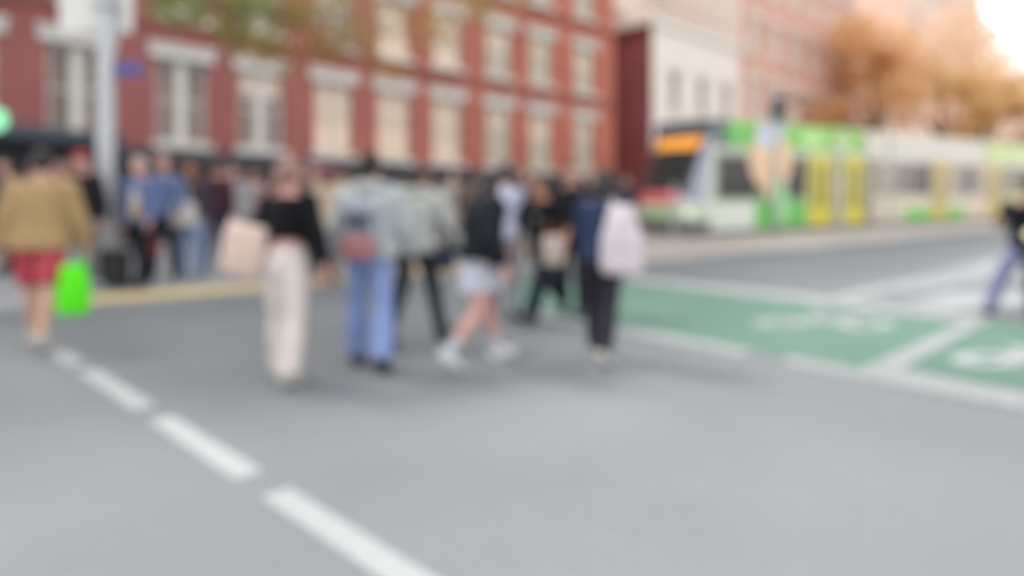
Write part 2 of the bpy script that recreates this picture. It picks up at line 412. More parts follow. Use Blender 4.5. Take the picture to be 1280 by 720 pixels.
        top_o = solid({'tee': 't_shirt', 'crop': 'crop_top'}.get(kind, kind), b, tm, body, vox, 3, .0055 if kind != 'tee' else .004, 8)
        if kind == 'hoodie':
            b = BM(); tube(b, [up(.052, .03, .835), up(.06, -.02, .85), up(.03, -.062, .845), up(0, -.07, .83), up(-.03, -.062, .845), up(-.06, -.02, .85), up(-.052, .03, .835)],
                           [.014 * S, .022 * S, .03 * S, .034 * S, .03 * S, .022 * S, .014 * S], 12)
            solid('hood', b, tm, body, vox, 3, .004, 12)
        if 'inner' in ex:                                   # open front shows the shirt below
            b = BM(); tube(b, [up(0, .052, .80), up(0, .062, .72), up(0, .064, .64), up(0, .070, .565)], [(.03 * S, .022 * S), (.04 * S, .026 * S), (.043 * S, .026 * S), (.044 * S, .028 * S)], 14)
            solid('shirt', b, cloth(ex['inner']), body, vox, 2)
            if 'inner2' in ex:
                b = BM(); tube(b, [up(-.012, .072, .66), up(-.012, .08, .56)], [(.03 * S, .022 * S), (.034 * S, .024 * S)], 12)
                solid('waistcoat', b, cloth(ex['inner2']), body, vox, 2)
        if 'print' in ex:
            b = BM(); ell(b, up(0, .066 * ex.get('pside', 1), .735), (.05 * S, .014 * S, .038 * S), None, 3); solid('print', b, cloth(ex['print']), body, .008, 2)
    # --- shoes
    for i in range(2):
        f = feet[i]; b = BM()
        tube(b, [f[0] + Vector((0, -.008 * S, .002 * S)), f[0].lerp(f[1], .5) + Vector((0, 0, .012 * S)), f[1] + Vector((0, 0, .004 * S)), f[2] + Vector((0, .006 * S, .002 * S))],
             [(.025 * S, .024 * S), (.029 * S, .032 * S), (.032 * S, .022 * S), (.025 * S, .014 * S)], 14)
        so = solid('shoe', b, mat('shoe_leather', shoe, .6, .1, 8, gain=.7), body, .009 if fine else .012, 2)
        b = BM(); q = (f[2] - f[0])
        tube(b, [f[0] + Vector((0, -.008 * S, -.016 * S)), f[0] + q * .5 + Vector((0, 0, -.016 * S)), f[2] + Vector((0, .006 * S, -.011 * S))], [(.026 * S, .006 * S), (.031 * S, .006 * S), (.025 * S, .005 * S)], 14)
        obj('sole', b, mat('rubber', '#d8d8d4' if shoe.startswith(('#d', '#e', '#c')) else '#1c1c1c', .7), so, True)
        if sock:
            b = BM(); tube(b, [anks[i] - (anks[i] - knees[i]) * .28, anks[i]], [.030 * S, .026 * S], 14); solid('sock', b, cloth(sock), body, .009, 1)
    p = Vector(at) if len(at) == 3 else Vector((at[0], at[1], gz(at[1])))
    body.location = p + Vector((0, 0, lift)); body.rotation_euler = (0, 0, rad(yaw))
    M = Matrix.Translation(body.location) @ Matrix.Rotation(rad(yaw), 4, 'Z')
    return dict(o=body, hand=[M @ q for q in hands], sh=[M @ q for q in sh], el=[M @ q for q in el], pel=M @ pel, foot=[M @ f[1] for f in feet], M=M, S=S,
                back=M @ up(0, -.075, .70), local_back=up(0, -.085, .70))

def bag(name, label, cat, c, size, yaw, col, taper=.85, handle=None, hcol=None, soft=.006, group=None, fold=None):
    """a soft bag hanging around centre c; handle = list of world points of its strap"""
    w, d, h = size
    t = empty(name, c, label, cat, group, rad(yaw))
    b = BM()
    tube(b, [(0, 0, -h / 2), (0, 0, -h * .42), (0, 0, 0), (0, 0, h * .35), (0, 0, h / 2)],
         [(w * .42, d * .40), (w * .5, d * .5), (w * .5, d * .5), (w * .5 * (taper + .08), d * .38), (w * .5 * taper, d * .2)], 20, rnd=False)
    solid('bag_body', b, cloth(col, .75), t, .012, 5, soft, 9)
    if handle:
        Mi = (Matrix.Translation(c) @ Matrix.Rotation(rad(yaw), 4, 'Z')).inverted()
        for hl in handle:
            b = BM(); tube(b, [Mi @ Vector(p) for p in hl], [(.014, .005)] * len(hl), 8); obj('handle', b, cloth(hcol or col, .75), t, True)
    return t

# ==================================================================== GROUND
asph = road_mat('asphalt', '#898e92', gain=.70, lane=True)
white_paint = road_mat('worn_white_paint', '#c3c7c8', gain=.62, worn='#898e92', amount=-.02)
faded_paint = road_mat('faded_white_paint', '#b0b5b5', gain=.66, worn='#898e92', amount=.06)
pale_paint = road_mat('very_worn_white_paint', '#aeb2b4', gain=.78, worn='#898e92', amount=.12)
green_paint = road_mat('green_bike_surface', '#79a191', gain=.52, worn='#9aa8a4', amount=.05)
pave = road_mat('bluestone_paving', '#9fa1a3', gain=.82)
beige = road_mat('beige_platform_paving', '#b0a8a1', gain=.72)
yel = road_mat('yellow_tactile', '#cdb582', gain=.78, worn='#b3a68c', amount=.02)
kerbm = road_mat('bluestone_kerb', '#9a9b9c', gain=.75)

def sheet(name, pts, m, lift):
    b = BM(); poly(b, [Vector((p[0], p[1], gz(p[1]) + lift)) for p in pts]); return struct(obj(name, b, m))
b = BM()
ys = [-40, 0, 20, 60, 110, 260, 600]
rows = [[b.verts.new((x, y, gz(y))) for x in (-500, -60, 0, 60, 500)] for y in ys]
for A, B_ in zip(rows, rows[1:]):
    for k in range(4): b.faces.new((A[k], A[k + 1], B_[k + 1], B_[k]))
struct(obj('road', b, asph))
kpts_px = [(-520, 452), (-200, 418), (90, 395), (330, 374), (540, 352), (690, 342), (820, 333), (1050, 312), (1240, 292), (1500, 273), (1900, 262)]
K = [G(u, v) for u, v in kpts_px]
def offs(pts, d):
    out = []
    for i, p in enumerate(pts):
        a = pts[max(0, i - 1)]; c = pts[min(len(pts) - 1, i + 1)]
        t = Vector((c.x - a.x, c.y - a.y, 0)).normalized()
        q = p + Vector((-t.y, t.x, 0)) * d; out.append(Vector((q.x, q.y, 0)))
    return out
def band(name, A, B, z, m, wallz=None):
    b = BM()
    va = [b.verts.new((p.x, p.y, gz(p.y) + z)) for p in A]; vb = [b.verts.new((p.x, p.y, gz(p.y) + z)) for p in B]
    for i in range(len(A) - 1): b.faces.new((va[i], va[i + 1], vb[i + 1], vb[i]))
    if wallz is not None:
        vw = [b.verts.new((p.x, p.y, gz(p.y) + wallz)) for p in A]
        for i in range(len(A) - 1): b.faces.new((vw[i], vw[i + 1], va[i + 1], va[i]))
    return struct(obj(name, b, m))
KH = .13
K1 = offs(K, .3)
band('kerb', K, K1, KH, kerbm, -.02)
far = [p + Vector((Nd.x, Nd.y, 0)) * 40 for p in K1]
band('footpath', K1[:6], far[:6], KH - .001, pave)
band('tram_platform', K1[5:], far[5:], KH - .001, beige)
def onpath(u, y, extra=0): return D(u, y, KH)
tac = [G(70, 396.5), G(200, 385.5), G(330, 374), G(540, 352), G(600, 348)]
band('tactile_paving', offs(tac, .02), offs(tac, .74), KH + .004, yel)
# crossing dashes (perpendicular to the street)
p0 = G(66, 436); p1 = G(430, 671.5); dv = Vector((p1.x - p0.x, p1.y - p0.y, 0)); L = dv.length; dv.normalize(); pv_ = Vector((-dv.y, dv.x, 0))
def dash(s0, s1, w=.155):
    a = p0 + dv * s0; c = p0 + dv * s1
    sheet('crossing_line', [a - pv_ * w / 2, c - pv_ * w / 2, c + pv_ * w / 2, a + pv_ * w / 2], white_paint, .004)
def s_of(u, v): q = G(u, v); return (q.x - p0.x) * dv.x + (q.y - p0.y) * dv.y
for a, c in (((68, 437), (97, 456)), ((108, 464), (181, 511)), ((197, 523), (311, 596)), ((342, 617), (540, 744))):
    dash(s_of(*a), s_of(*c))
# bike boxes
gq = lambda name, px, m, l: sheet(name, [G(u, v) for u, v in px], m, l)
gq('bike_box', [(640, 348), (790, 353), (1000, 377), (1215, 405), (1078, 464), (930, 437), (800, 412), (640, 388)], green_paint, .004)
gq('bike_box', [(1236, 400), (1400, 420), (1400, 515), (1280, 489), (1126, 461)], green_paint, .004)
gq('lane_line', [(780, 344), (1010, 369), (1225, 396), (1255, 402), (1215, 405), (1000, 377), (780, 352)], faded_paint, .008)
gq('lane_line', [(640, 386), (800, 412), (945, 439), (925, 447), (790, 420), (640, 394)], faded_paint, .008)
gq('lane_line', [(985, 446), (1075, 463), (1130, 463), (1290, 493), (1440, 525), (1440, 545), (1280, 513), (1100, 478), (980, 456)], faded_paint, .008)
gq('lane_line', [(1068, 466), (1205, 404), (1236, 402), (1126, 464)], faded_paint, .012)
gq('lane_line', [(1005, 381), (1180, 338), (1245, 322), (1262, 323), (1190, 344), (1032, 385)], faded_paint, .012)
gq('lane_line', [(1080, 362), (1170, 341), (1240, 330), (1330, 325), (1330, 350), (1250, 352), (1190, 358), (1130, 364)], pale_paint, .008)
gq('lane_line', [(1130, 380), (1190, 366), (1300, 362), (1300, 380), (1240, 384), (1190, 390)], pale_paint, .004)
def bike_mark(c, sc_, m):
    T2 = Vector((.74, -.22, 0)).normalized(); U2 = Vector((-.22 * -1, .74, 0)).normalized()
    T2 = Vector((.99, -.13, 0)); U2 = Vector((.60, .80, 0))
    b = BM(); P2 = lambda x, y: Vector((0, 0, 0)) + c + T2 * x * sc_ + U2 * y * sc_
    def put(pts): poly(b, [Vector((p.x, p.y, gz(p.y) + .008)) for p in pts])
    for cx in (-.48, .48):
        n = 20
        for k in range(n):
            a0, a1 = 2 * math.pi * k / n, 2 * math.pi * (k + 1) / n
            put([P2(cx + .34 * math.cos(a0), .34 * math.sin(a0)), P2(cx + .34 * math.cos(a1), .34 * math.sin(a1)), P2(cx + .13 * math.cos(a1), .13 * math.sin(a1)), P2(cx + .13 * math.cos(a0), .13 * math.sin(a0))])
    def bar(x0, y0, x1, y1, w=.085):
        d = Vector((x1 - x0, y1 - y0)).normalized(); q = Vector((-d.y, d.x)) * w
        put([P2(x0 + q.x, y0 + q.y), P2(x1 + q.x, y1 + q.y), P2(x1 - q.x, y1 - q.y), P2(x0 - q.x, y0 - q.y)])
    bar(-.1, .05, -.22, .62); bar(-.2, .52, .3, .52); bar(.3, .5, -.05, .06); bar(.42, .1, .26, .74); bar(.2, .78, .42, .78); bar(-.36, .66, -.1, .66)
    return struct(obj('bicycle_marking', b, m))
bike_mark(G(1030, 405), .95, faded_paint)
bike_mark(G(1306, 452), .95, white_paint)

# ==================================================================== BUILDINGS
def bmatrix(t, n, z):
    p = Td * t + Nd * n
    return Matrix(((Td.x, Nd.x, 0, p.x), (Td.y, Nd.y, 0, p.y), (0, 0, 1, z), (0, 0, 0, 1)))
def wall_holes(bm, x0, x1, z0, z1, holes, y=0, depth=.28):
    xs = sorted(set([x0, x1] + [h[0] for h in holes] + [h[1] for h in holes])); zs = sorted(set([z0, z1] + [h[2] for h in holes] + [h[3] for h in holes]))
    for a, c in zip(xs, xs[1:]):
        for d, e in zip(zs, zs[1:]):
            mx, mz = (a + c) / 2, (d + e) / 2
            if any(h[0] < mx < h[1] and h[2] < mz < h[3] for h in holes): continue
            poly(bm, [(a, y, d), (c, y, d), (c, y, e), (a, y, e)])
    for h in holes:
        a, c, d, e = h; Y = y + depth
        poly(bm, [(a, y, d), (a, Y, d), (a, Y, e), (a, y, e)]); poly(bm, [(c, y, d), (c, y, e), (c, Y, e), (c, Y, d)])
        poly(bm, [(a, y, e), (a, Y, e), (c, Y, e), (c, y, e)]); poly(bm, [(a, y, d), (c, y, d), (c, Y, d), (a, Y, d)])
def shell(bm, x0, x1, y0, y1, z0, z1):
    poly(bm, [(x0, y0, z0), (x0, y0, z1), (x0, y1, z1), (x0, y1, z0)]); poly(bm, [(x1, y0, z0), (x1, y1, z0), (x1, y1, z1), (x1, y0, z1)])
    poly(bm, [(x0, y1, z0), (x0, y1, z1), (x1, y1, z1), (x1, y1, z0)]); poly(bm, [(x0, y0, z1), (x1, y0, z1), (x1, y1, z1), (x0, y1, z1)])
cream = mat('painted_stone', '#cfc6b6', .8, .1, 3, .1, gain=.72)
white_stone = mat('white_stone', '#d6d2cb', .8, .08, 3, .1, gain=.8)
def window(parent, xc, z0, z1, w, frame_m, pane_m, blind_m=None, blind=.5, sill=True, lintel_m=None, lw=.22, lh=.34, mull=.09, hbars=1, interior=None):
    b = BM(); Y0, Y1 = .12, .2
    a, c = xc - w / 2 + .002, xc + w / 2 - .002
    f = .08
    box(b, a, a + f, Y0, Y1, z0, z1); box(b, c - f, c, Y0, Y1, z0, z1); box(b, a + f, c - f, Y0, Y1, z1 - f, z1); box(b, a + f, c - f, Y0, Y1, z0, z0 + f)
    if mull: box(b, xc - mull / 2, xc + mull / 2, Y0 + .004, Y1 - .004, z0 + f, z1 - f)
    for k in range(hbars):
        zz = z0 + (z1 - z0) * (k + 1) / (hbars + 1); box(b, a + f, c - f, Y0 + .012, Y1 - .012, zz - .03, zz + .03)
    wn = obj('window', b, frame_m, parent)
    b = BM(); poly(b, [(a + f, Y1 - .02, z0 + f), (c - f, Y1 - .02, z0 + f), (c - f, Y1 - .02, z1 - f), (a + f, Y1 - .02, z1 - f)]); obj('pane', b, pane_m, wn)
    if blind_m:
        zz = z1 - f - (z1 - z0 - 2 * f) * blind
        b = BM(); box(b, a + f, c - f, Y1 - .03, Y1 - .024, zz, z1 - f); obj('blind', b, blind_m, wn)
    if sill:
        b = BM(); box(b, xc - w / 2 - .14, xc + w / 2 + .14, -.12, .11, z0 - .17, z0 - .003, .01); obj('sill', b, lintel_m or frame_m, wn)
    if lintel_m:
        b = BM(); box(b, xc - w / 2 - lw, xc + w / 2 + lw, -.08, .11, z1 + .003, z1 + lh, .01); box(b, xc - w / 2 - lw - .05, xc + w / 2 + lw + .05, -.14, .05, z1 + lh + .002, z1 + lh + .09, .01); obj('lintel', b, lintel_m, wn)
    return wn

# --- the red brick corner building
redbrick = brick('red_brick', '#a35652', '#944c4a', '#9c807a', .76, ('#c4634c', '#b85a46', '#b08a7a'), 7, 22)
b1 = empty('brick_building', None, 'long red brick corner building with cream stone lintels above a dark ground floor', 'building', matrix=bmatrix(0, 20, CAMH))
X0, X1, ZT, ZB = -9.0, 25.0, 15.5, 1.86
tcs = [-5.2, -3.1, -.55, 1.75, 4.05, 6.5, 8.7, 11.05, 13.3, 15.55, 18.05, 20.35, 23.0]
WW = 1.3
rowsz = [(2.08, 4.32), (5.5, 7.36), (8.75, 10.6), (12.0, 13.7)]
holes = [(t - WW / 2, t + WW / 2, a, c) for t in tcs for a, c in rowsz]
b = BM(); wall_holes(b, X0, X1, ZB, ZT, holes); shell(b, X0, X1, 0, 12, ZB, ZT); obj('wall', b, redbrick, b1)
b = BM(); box(b, X0 - .05, X1 + .05, -.07, .0, 5.0, 5.2, .01); box(b, X0 - .05, X1 + .05, -.07, 0, 8.25, 8.4, .01); obj('string_course', b, brick('soot_brick', '#964c45', '#8a4540', '#8a6a64', .74), b1)
b = BM(); box(b, X0 - .2, X1 + .2, -.45, 12.2, ZT, ZT + .5, .05); obj('cornice', b, cream, b1)
warm = [mat('lit_interior', '#ecd3be', .5, .25, 1.4, gain=.88), mat('brown_interior', '#85766a', .25, .5, 1.1, gain=.75), mat('pale_interior', '#c4baaa', .3, .3, 1.6, gain=.75)]
blindm = mat('roller_blind', '#dccab8', .8, .1, 4, gain=.85)
for i, t in enumerate(tcs):
    for r, (a, c) in enumerate(rowsz):
        if i < 7:   pm, bl, mu = warm[1], (.3 if (i + r) % 3 == 0 else .0), .30
        elif i in (8, 9): pm, bl, mu = warm[0], .75 if i == 9 else .55, .06
        else:       pm, bl, mu = warm[2], .3 + .2 * ((i + r) % 2), .14
        if i == 7: pm = warm[0] if r == 0 else warm[1]
        window(b1, t, a, c, WW, white_stone if i < 7 else cream, pm, blindm if bl else None, bl or .1, True, white_stone, .2, .3, mu, 1)
# dark ground floor
dark = mat('dark_basalt', '#4a4c50', .7, .2, 2.5, .3, gain=.8)
b = BM(); gh = [(x, x + 2.0, -1.9, .95) for x in [-8.4 + 2.9 * k for k in range(11)]]
wall_holes(b, X0, X1, -3.2, 1.5, gh, -.12, .4); shell(b, X0, X1, -.12, 12, -3.2, 1.5); obj('ground_floor_wall', b, dark, b1)
b = BM(); box(b, X0 - .1, X1 + .1, -.5, .0, 1.503, 1.855, .02); obj('fascia', b, mat('dark_fascia', '#3c3e44', .6, .15, 2, gain=.8), b1)
b = BM(); box(b, X0 - .1, 4.6, -1.9, -.51, 1.75, 2.02, .03); obj('awning', b, mat('blue_grey_awning', '#4a5260', .7, .1, 2, gain=.8), b1)
shopg = [mat('shop_interior', c, .3, .45, 1.3, gain=.8) for c in ('#857a76', '#95908e', '#6c686e', '#9c928c')]
for k, h in enumerate(gh):
    b = BM(); a, c, d, e = h; Y = .1
    box(b, a + .002, a + .07, Y, Y + .06, d, e); box(b, c - .07, c - .002, Y, Y + .06, d, e); box(b, a + .07, c - .07, Y, Y + .06, e - .07, e); box(b, a + .07, c - .07, Y, Y + .06, d, d + .35); box(b, (a + c) / 2 - .03, (a + c) / 2 + .03, Y + .004, Y + .056, d + .35, e - .07)
    w = obj('shop_window', b, mat('dark_frame', '#2d2e31', .5), b1)
    b = BM(); poly(b, [(a + .07, Y + .03, d + .35), (c - .07, Y + .03, d + .35), (c - .07, Y + .03, e - .07), (a + .07, Y + .03, e - .07)]); obj('pane', b, shopg[k % 4], w)
b = BM(); box(b, 3.0, 4.3, -.22, -.13, .55, 1.4, .01); ps = tag(obj('poster', b, mat('pink_poster', '#d0a29c', .6, .1, 2)), 'pink and red poster board on the dark shopfront behind the pole', 'poster')
ps.matrix_world = bmatrix(0, 20, CAMH)
b = BM(); M_ = Matrix.Rotation(rad(-28), 4, 'Y'); bmesh.ops.create_cube(b, size=1, matrix=Matrix.Translation((3.75, -.228, .98)) @ M_ @ Matrix.Diagonal((.9, .012, .3, 1))); obj('red_stripe', b, mat('red_print', '#b4584f', .6), ps)
# round green sign
t = empty('round_sign', D(2, 12.2) + Vector((0, 0, 0)), 'round mint green blade sign at the far left edge', 'sign')
t.location = Vector(((-4 - 640) / F * 12.2, 12.2, CAMH + (HZ - 150) / F * 12.2))
b = BM(); bmesh.ops.create_cone(b, cap_ends=True, segments=40, radius1=.205, radius2=.205, depth=.08, matrix=Matrix.Rotation(rad(90), 4, 'X')); obj('face', b, mat('mint_light', '#8fe4b0', .4, .05, 3, emit=.7), t)
b = BM(); torus(b, (0, 0, 0), .212, .014); obj('rim', b, mat('dark_frame', '#2d2e31', .5), t, True)
b = BM(); tube(b, [(-.24, 0, 0), (-.9, .1, 0)], [.025, .025]); obj('bracket', b, mat('dark_frame', '#2d2e31', .5), t, True)
b = BM(); tube(b, [(-.9, .1, -3.2), (-.9, .1, .5)], [.05, .045]); obj('post', b, mat('dark_frame', '#2d2e31', .5), t, True)

# --- cream building beyond the lane
b2 = empty('cream_building', None, 'cream rendered building with narrow windows and dark red brick side wall', 'building', matrix=bmatrix(27.9, 20, CAMH))
crm = mat('cream_render', '#e4d9d1', .85, .06, 1.5, .1, gain=.86)
h2 = [(x - .45, x + .45, a, c) for x in (1.9, 4.4, 6.8) for a, c in ((2.2, 4.2), (5.4, 7.3))]
b = BM(); wall_holes(b, 0, 8.2, -2.6, 9.5, h2); obj('front_wall', b, crm, b2)
b = BM(); shell(b, 0, 8.2, .002, 5, -2.6, 9.5); obj('side_wall', b, brick('dark_red_brick', '#8a4045', '#7e393e', '#7a5050', 1.0), b2)
b = BM(); box(b, -.22, 8.3, -.18, .1, 9.38, 9.75, .04); box(b, -.22, .1, .101, 5, 9.38, 9.75, .04); obj('coping', b, mat('white_coping', '#e2ddd6', .8, .05, 2, gain=.85), b2)
for x in (1.9, 4.4, 6.8):
    for a, c in ((2.2, 4.2), (5.4, 7.3)): window(b2, x, a, c, .9, crm, mat('grey_pane', '#8f8880', .2, .3, 1.5, gain=.8), None, .1, True, crm, .1, .2, .05, 1)
b = BM(); box(b, -.08, -.003, 4.0, 6.0, 3.2, 6.4); obj('wall_panel', b, mat('ochre_panel', '#a2794a', .7), b2)
# --- peach block behind, salmon brick terrace, tower
def block(name, label, t, n, L_, dep, zt, wall_m, wins, trim, pane, extra=None):
    e = empty(name, None, label, 'building', matrix=bmatrix(t, n, CAMH))
    hs = [(x - w / 2, x + w / 2, a, c) for x, w in wins[0] for a, c in wins[1]]
    b = BM(); wall_holes(b, 0, L_, -3, zt, hs); shell(b, 0, L_, 0, dep, -3, zt); obj('wall', b, wall_m, e)
    for x, w in wins[0]:
        for a, c in wins[1]: window(e, x, a, c, w, trim, pane, None, .1, True, trim, .2, .35, .1, 1)
    b = BM(); box(b, -.2, L_ + .2, -.35, dep + .2, zt, zt + .6, .05); obj('cornice', b, trim, e)
    return e
salmon = brick('salmon_brick', '#d39684', '#ca8a79', '#dcc2b6', .86)
peach = brick('peach_brick', '#e8dacd', '#e4d2c4', '#e6d8cc', .95)
ptrim = mat('pale_trim', '#e2d6ca', .8, .06, 2, gain=.9)
block('peach_building', 'tall peach brick block rising behind the cream building', 28.0, 25.2, 8.0, 6, 22, peach, ([(1.3, 1.3), (4.0, 1.3), (6.7, 1.3)], [(9.8, 11.8), (13.2, 15.2), (16.6, 18.6)]), ptrim, mat('pale_pane', '#d2c6bc', .3, .25, 1.5, gain=.8))
bt = block('brick_terrace', 'salmon brick terrace with pale window surrounds behind the tram', 36.2, 20, 16.5, 12, 17.5, salmon, ([(1.6 + 2.65 * k, 1.5) for k in range(6)], [(2.0, 4.4), (5.9, 8.1), (9.5, 11.6), (13, 15)]), ptrim, mat('pale_pane', '#d2c6bc', .3, .25, 1.5, gain=.8))
b = BM(); box(b, -.03, -.004, 0, 12, -3, 17.4); obj('side_wall', b, mat('cream_gable', '#e6dacf', .85, .06, 1.5, .1, gain=.95), bt)
block('brick_tower', 'pale salmon brick tower standing clear against the white sky', 75, 24, 27, 16, 44, brick('pale_salmon_brick', '#e0b8a4', '#dab09c', '#e0c8ba', .92), ([(3 + 5.2 * k, 3.0) for k in range(5)], [(3.5 + 4.4 * k, 6.4 + 4.4 * k) for k in range(9)]), ptrim, mat('tower_pane', '#dcd0c4', .3, .15, 1.5, gain=.9))
block('low_building', 'low pinkish building at the far end of the street', 106, 16, 40, 14, 10, brick('dusty_brick', '#cfa391', '#c79a88', '#d0b6a8', .8), ([(4 + 5 * k, 2.2) for k in range(7)], [(2, 4.4), (6, 8.2)]), ptrim, mat('pale_pane', '#d2c6bc', .3, .25, 1.5, gain=.8))

# ==================================================================== TREES
def leaf_cloud(bm, clumps, n, size, rnd):
    for _ in range(n):
        c, r = rnd.choice(clumps)
        while True:
            d = Vector((rnd.uniform(-1, 1), rnd.uniform(-1, 1), rnd.uniform(-1, 1)))
            if .1 < d.length < 1: break
        p = Vector(c) + Vector((d.x * r, d.y * r, d.z * r * .8))
        R = Matrix.Rotation(rnd.uniform(0, 6.28), 3, 'Z') @ Matrix.Rotation(rnd.uniform(0, 3.1), 3, 'X')
        s = size * rnd.uniform(.6, 1.3)
        f = poly(bm, [p + R @ Vector(q) * s for q in ((-.5, 0, 0), (-.1, -.35, .08), (.5, 0, 0), (-.1, .35, .08))])
        f.material_index = min(2, int(rnd.random() * 3))
def leafmat(c):
    m = mat('autumn_leaf', c, .7, .15, 1.2, gain=.95)
    nt = m.node_tree
    if 'tl' not in nt.nodes:
        b_ = nt.nodes['Principled BSDF']; tl = nt.nodes.new('ShaderNodeBsdfTranslucent'); tl.name = 'tl'
        mx = nt.nodes.new('ShaderNodeMixShader'); mx.inputs[0].default_value = .5
        nt.links.new(b_.inputs['Base Color'].links[0].from_socket, tl.inputs['Color'])
        nt.links.new(b_.outputs[0], mx.inputs[1]); nt.links.new(tl.outputs[0], mx.inputs[2]); nt.links.new(mx.outputs[0], nt.nodes['Material Output'].inputs[0])
    return m
def tree(name, label, base, trunk_h, r0, crown_r, crown_h, leaves, size, cols, seed, group='street trees', nl=7, clumpf=.42, shift=(0, 0)):
    rnd = random.Random(seed)
    t = empty(name, base, label, 'tree', group)
    b = BM(); H = trunk_h + crown_h
    tube(b, [(0, 0, -.1), (.03, .02, trunk_h * .4), (-.05, .03, trunk_h), (.05, 0, trunk_h + crown_h * .45), (0, .05, trunk_h + crown_h * .8)], [r0 * 1.25, r0, r0 * .85, r0 * .5, r0 * .15], 12)
    tr = obj('trunk', b, mat('bark', '#6b5a4c', .9, .3, 6, .6, bscale=30, gain=.9), t, True)
    clumps = []
    for k in range(nl):
        a = 2 * math.pi * k / nl + rnd.uniform(-.3, .3); z0 = trunk_h * rnd.uniform(.9, 1.15); rr = crown_r * rnd.uniform(.5, .85); zz = trunk_h + crown_h * rnd.uniform(.12, .85)
        e = Vector((math.cos(a) * rr + shift[0], math.sin(a) * rr + shift[1], zz))
        b = BM(); tube(b, [(0, 0, z0), (e.x * .5, e.y * .5, z0 + (zz - z0) * .65), e], [r0 * .45, r0 * .28, r0 * .08], 8); obj('limb', b, mat('bark', '#6b5a4c', .9, .3, 6, .6, bscale=30, gain=.9), tr, True)
        clumps.append((e, crown_r * clumpf * rnd.uniform(.8, 1.2)))
        for _ in range(2): clumps.append((e + Vector((rnd.uniform(-1, 1), rnd.uniform(-1, 1), rnd.uniform(-.6, .8))) * crown_r * .4, crown_r * clumpf * rnd.uniform(.5, .9)))
    for _ in range(4): clumps.append((Vector((shift[0] + rnd.uniform(-.4, .4) * crown_r, shift[1] + rnd.uniform(-.4, .4) * crown_r, trunk_h + crown_h * rnd.uniform(.5, 1))), crown_r * clumpf))
    b = BM(); leaf_cloud(b, clumps, leaves, size, rnd)
    ms = []
    for c in cols:
        m = leafmat(c)
        ms.append(m)
    obj('crown', b, ms, t)
    return t
OR = ['#f0c89a', '#e8ba88', '#deb080']
PALE = ['#ecd2b8', '#e6c6a8', '#dcba9c']
GOLD = ['#e8c690', '#dab680', '#e0be8a']
tree('plane_tree', 'tall orange autumn tree behind the tram roof, nearest the salmon terrace', D(1094, 46, KH), 4.6, .22, 3.9, 7.6, 5600, .34, OR, 3, shift=(-.8, 0), nl=9)
tree('plane_tree', 'broad pale orange tree in front of the tower', D(1178, 60, KH), 5.4, .28, 6.4, 10.2, 6200, .44, PALE, 5, nl=9)
tree('plane_tree', 'small golden tree above the tram towards the right edge', D(1230, 44, KH), 4.6, .18, 2.7, 5.0, 3800, .28, GOLD, 8)
tree('plane_tree', 'orange tree cut by the right edge of the view', D(1286, 50, KH), 5.0, .2, 3.4, 5.6, 3800, .32, PALE, 12)
tree('plane_tree', 'distant orange tree between the terrace and the tower', D(1048, 60, KH), 6.0, .22, 4.2, 8.6, 3800, .38, PALE, 15)

# the tree whose branches hang into the top of the view; its trunk stands just outside the left edge
tb = D(-70, 11.2, KH)
ot = empty('plane_tree', tb, 'green to rusty tree hanging its branches in front of the red brick building', 'tree', 'street trees')
barkm = mat('bark', '#6b5a4c', .9, .3, 6, .6, bscale=30, gain=.9)
b = BM(); tube(b, [(0, 0, -.1), (.05, 0, 2.2), (.1, .05, 4.6), (.4, .1, 6.4), (.8, .2, 9)], [.3, .24, .2, .15, .05], 14); otr = obj('trunk', b, barkm, ot, True)
rnd = random.Random(4)
crn = {0: BM(), 1: BM(), 2: BM()}
for u, v, y, r, kind, n in ((240, -8, 11.6, .8, 0, 300), (300, -15, 12, .7, 0, 180), (312, 46, 12, .55, 1, 120), (285, 22, 12, .5, 0, 90), (350, 0, 12.4, .8, 1, 190), (385, 42, 12.6, .75, 2, 170), (360, 75, 12.6, .45, 2, 40), (455, 28, 13, .85, 1, 130), (475, 75, 13, .5, 2, 40),
                            (545, 22, 13.4, .9, 2, 150), (610, -10, 13.8, .8, 1, 110), (430, -40, 13, .9, 1, 200), (500, -60, 13, .9, 2, 200), (180, -70, 11.2, 1.0, 0, 260), (60, -120, 11, 1.2, 0, 300)):
    e = Vector(((u - 640) / F * y, y, CAMH + (HZ - v) / F * y)) - tb
    st_ = Vector((.15, .05, rnd.uniform(4.4, 6.0)))
    b = BM(); tube(b, [st_, st_.lerp(e, .5) + Vector((0, 0, .75)), st_.lerp(e, .85) + Vector((0, 0, .35)), e], [.05, .03, .016, .008], 8); obj('limb', b, barkm, otr, True)
    leaf_cloud(crn[kind], [(e, r), (e + Vector((rnd.uniform(-.3, .3), 0, -.2)), r * .6)], n, .17, rnd)
for kind, cols in ((0, ['#a6b468', '#9aa45c', '#b0b474']), (1, ['#aca266', '#b4a468', '#a8965e']), (2, ['#ba9660', '#b4865a', '#c0a064'])):
    obj('crown', crn[kind], [leafmat(c) for c in cols], ot)

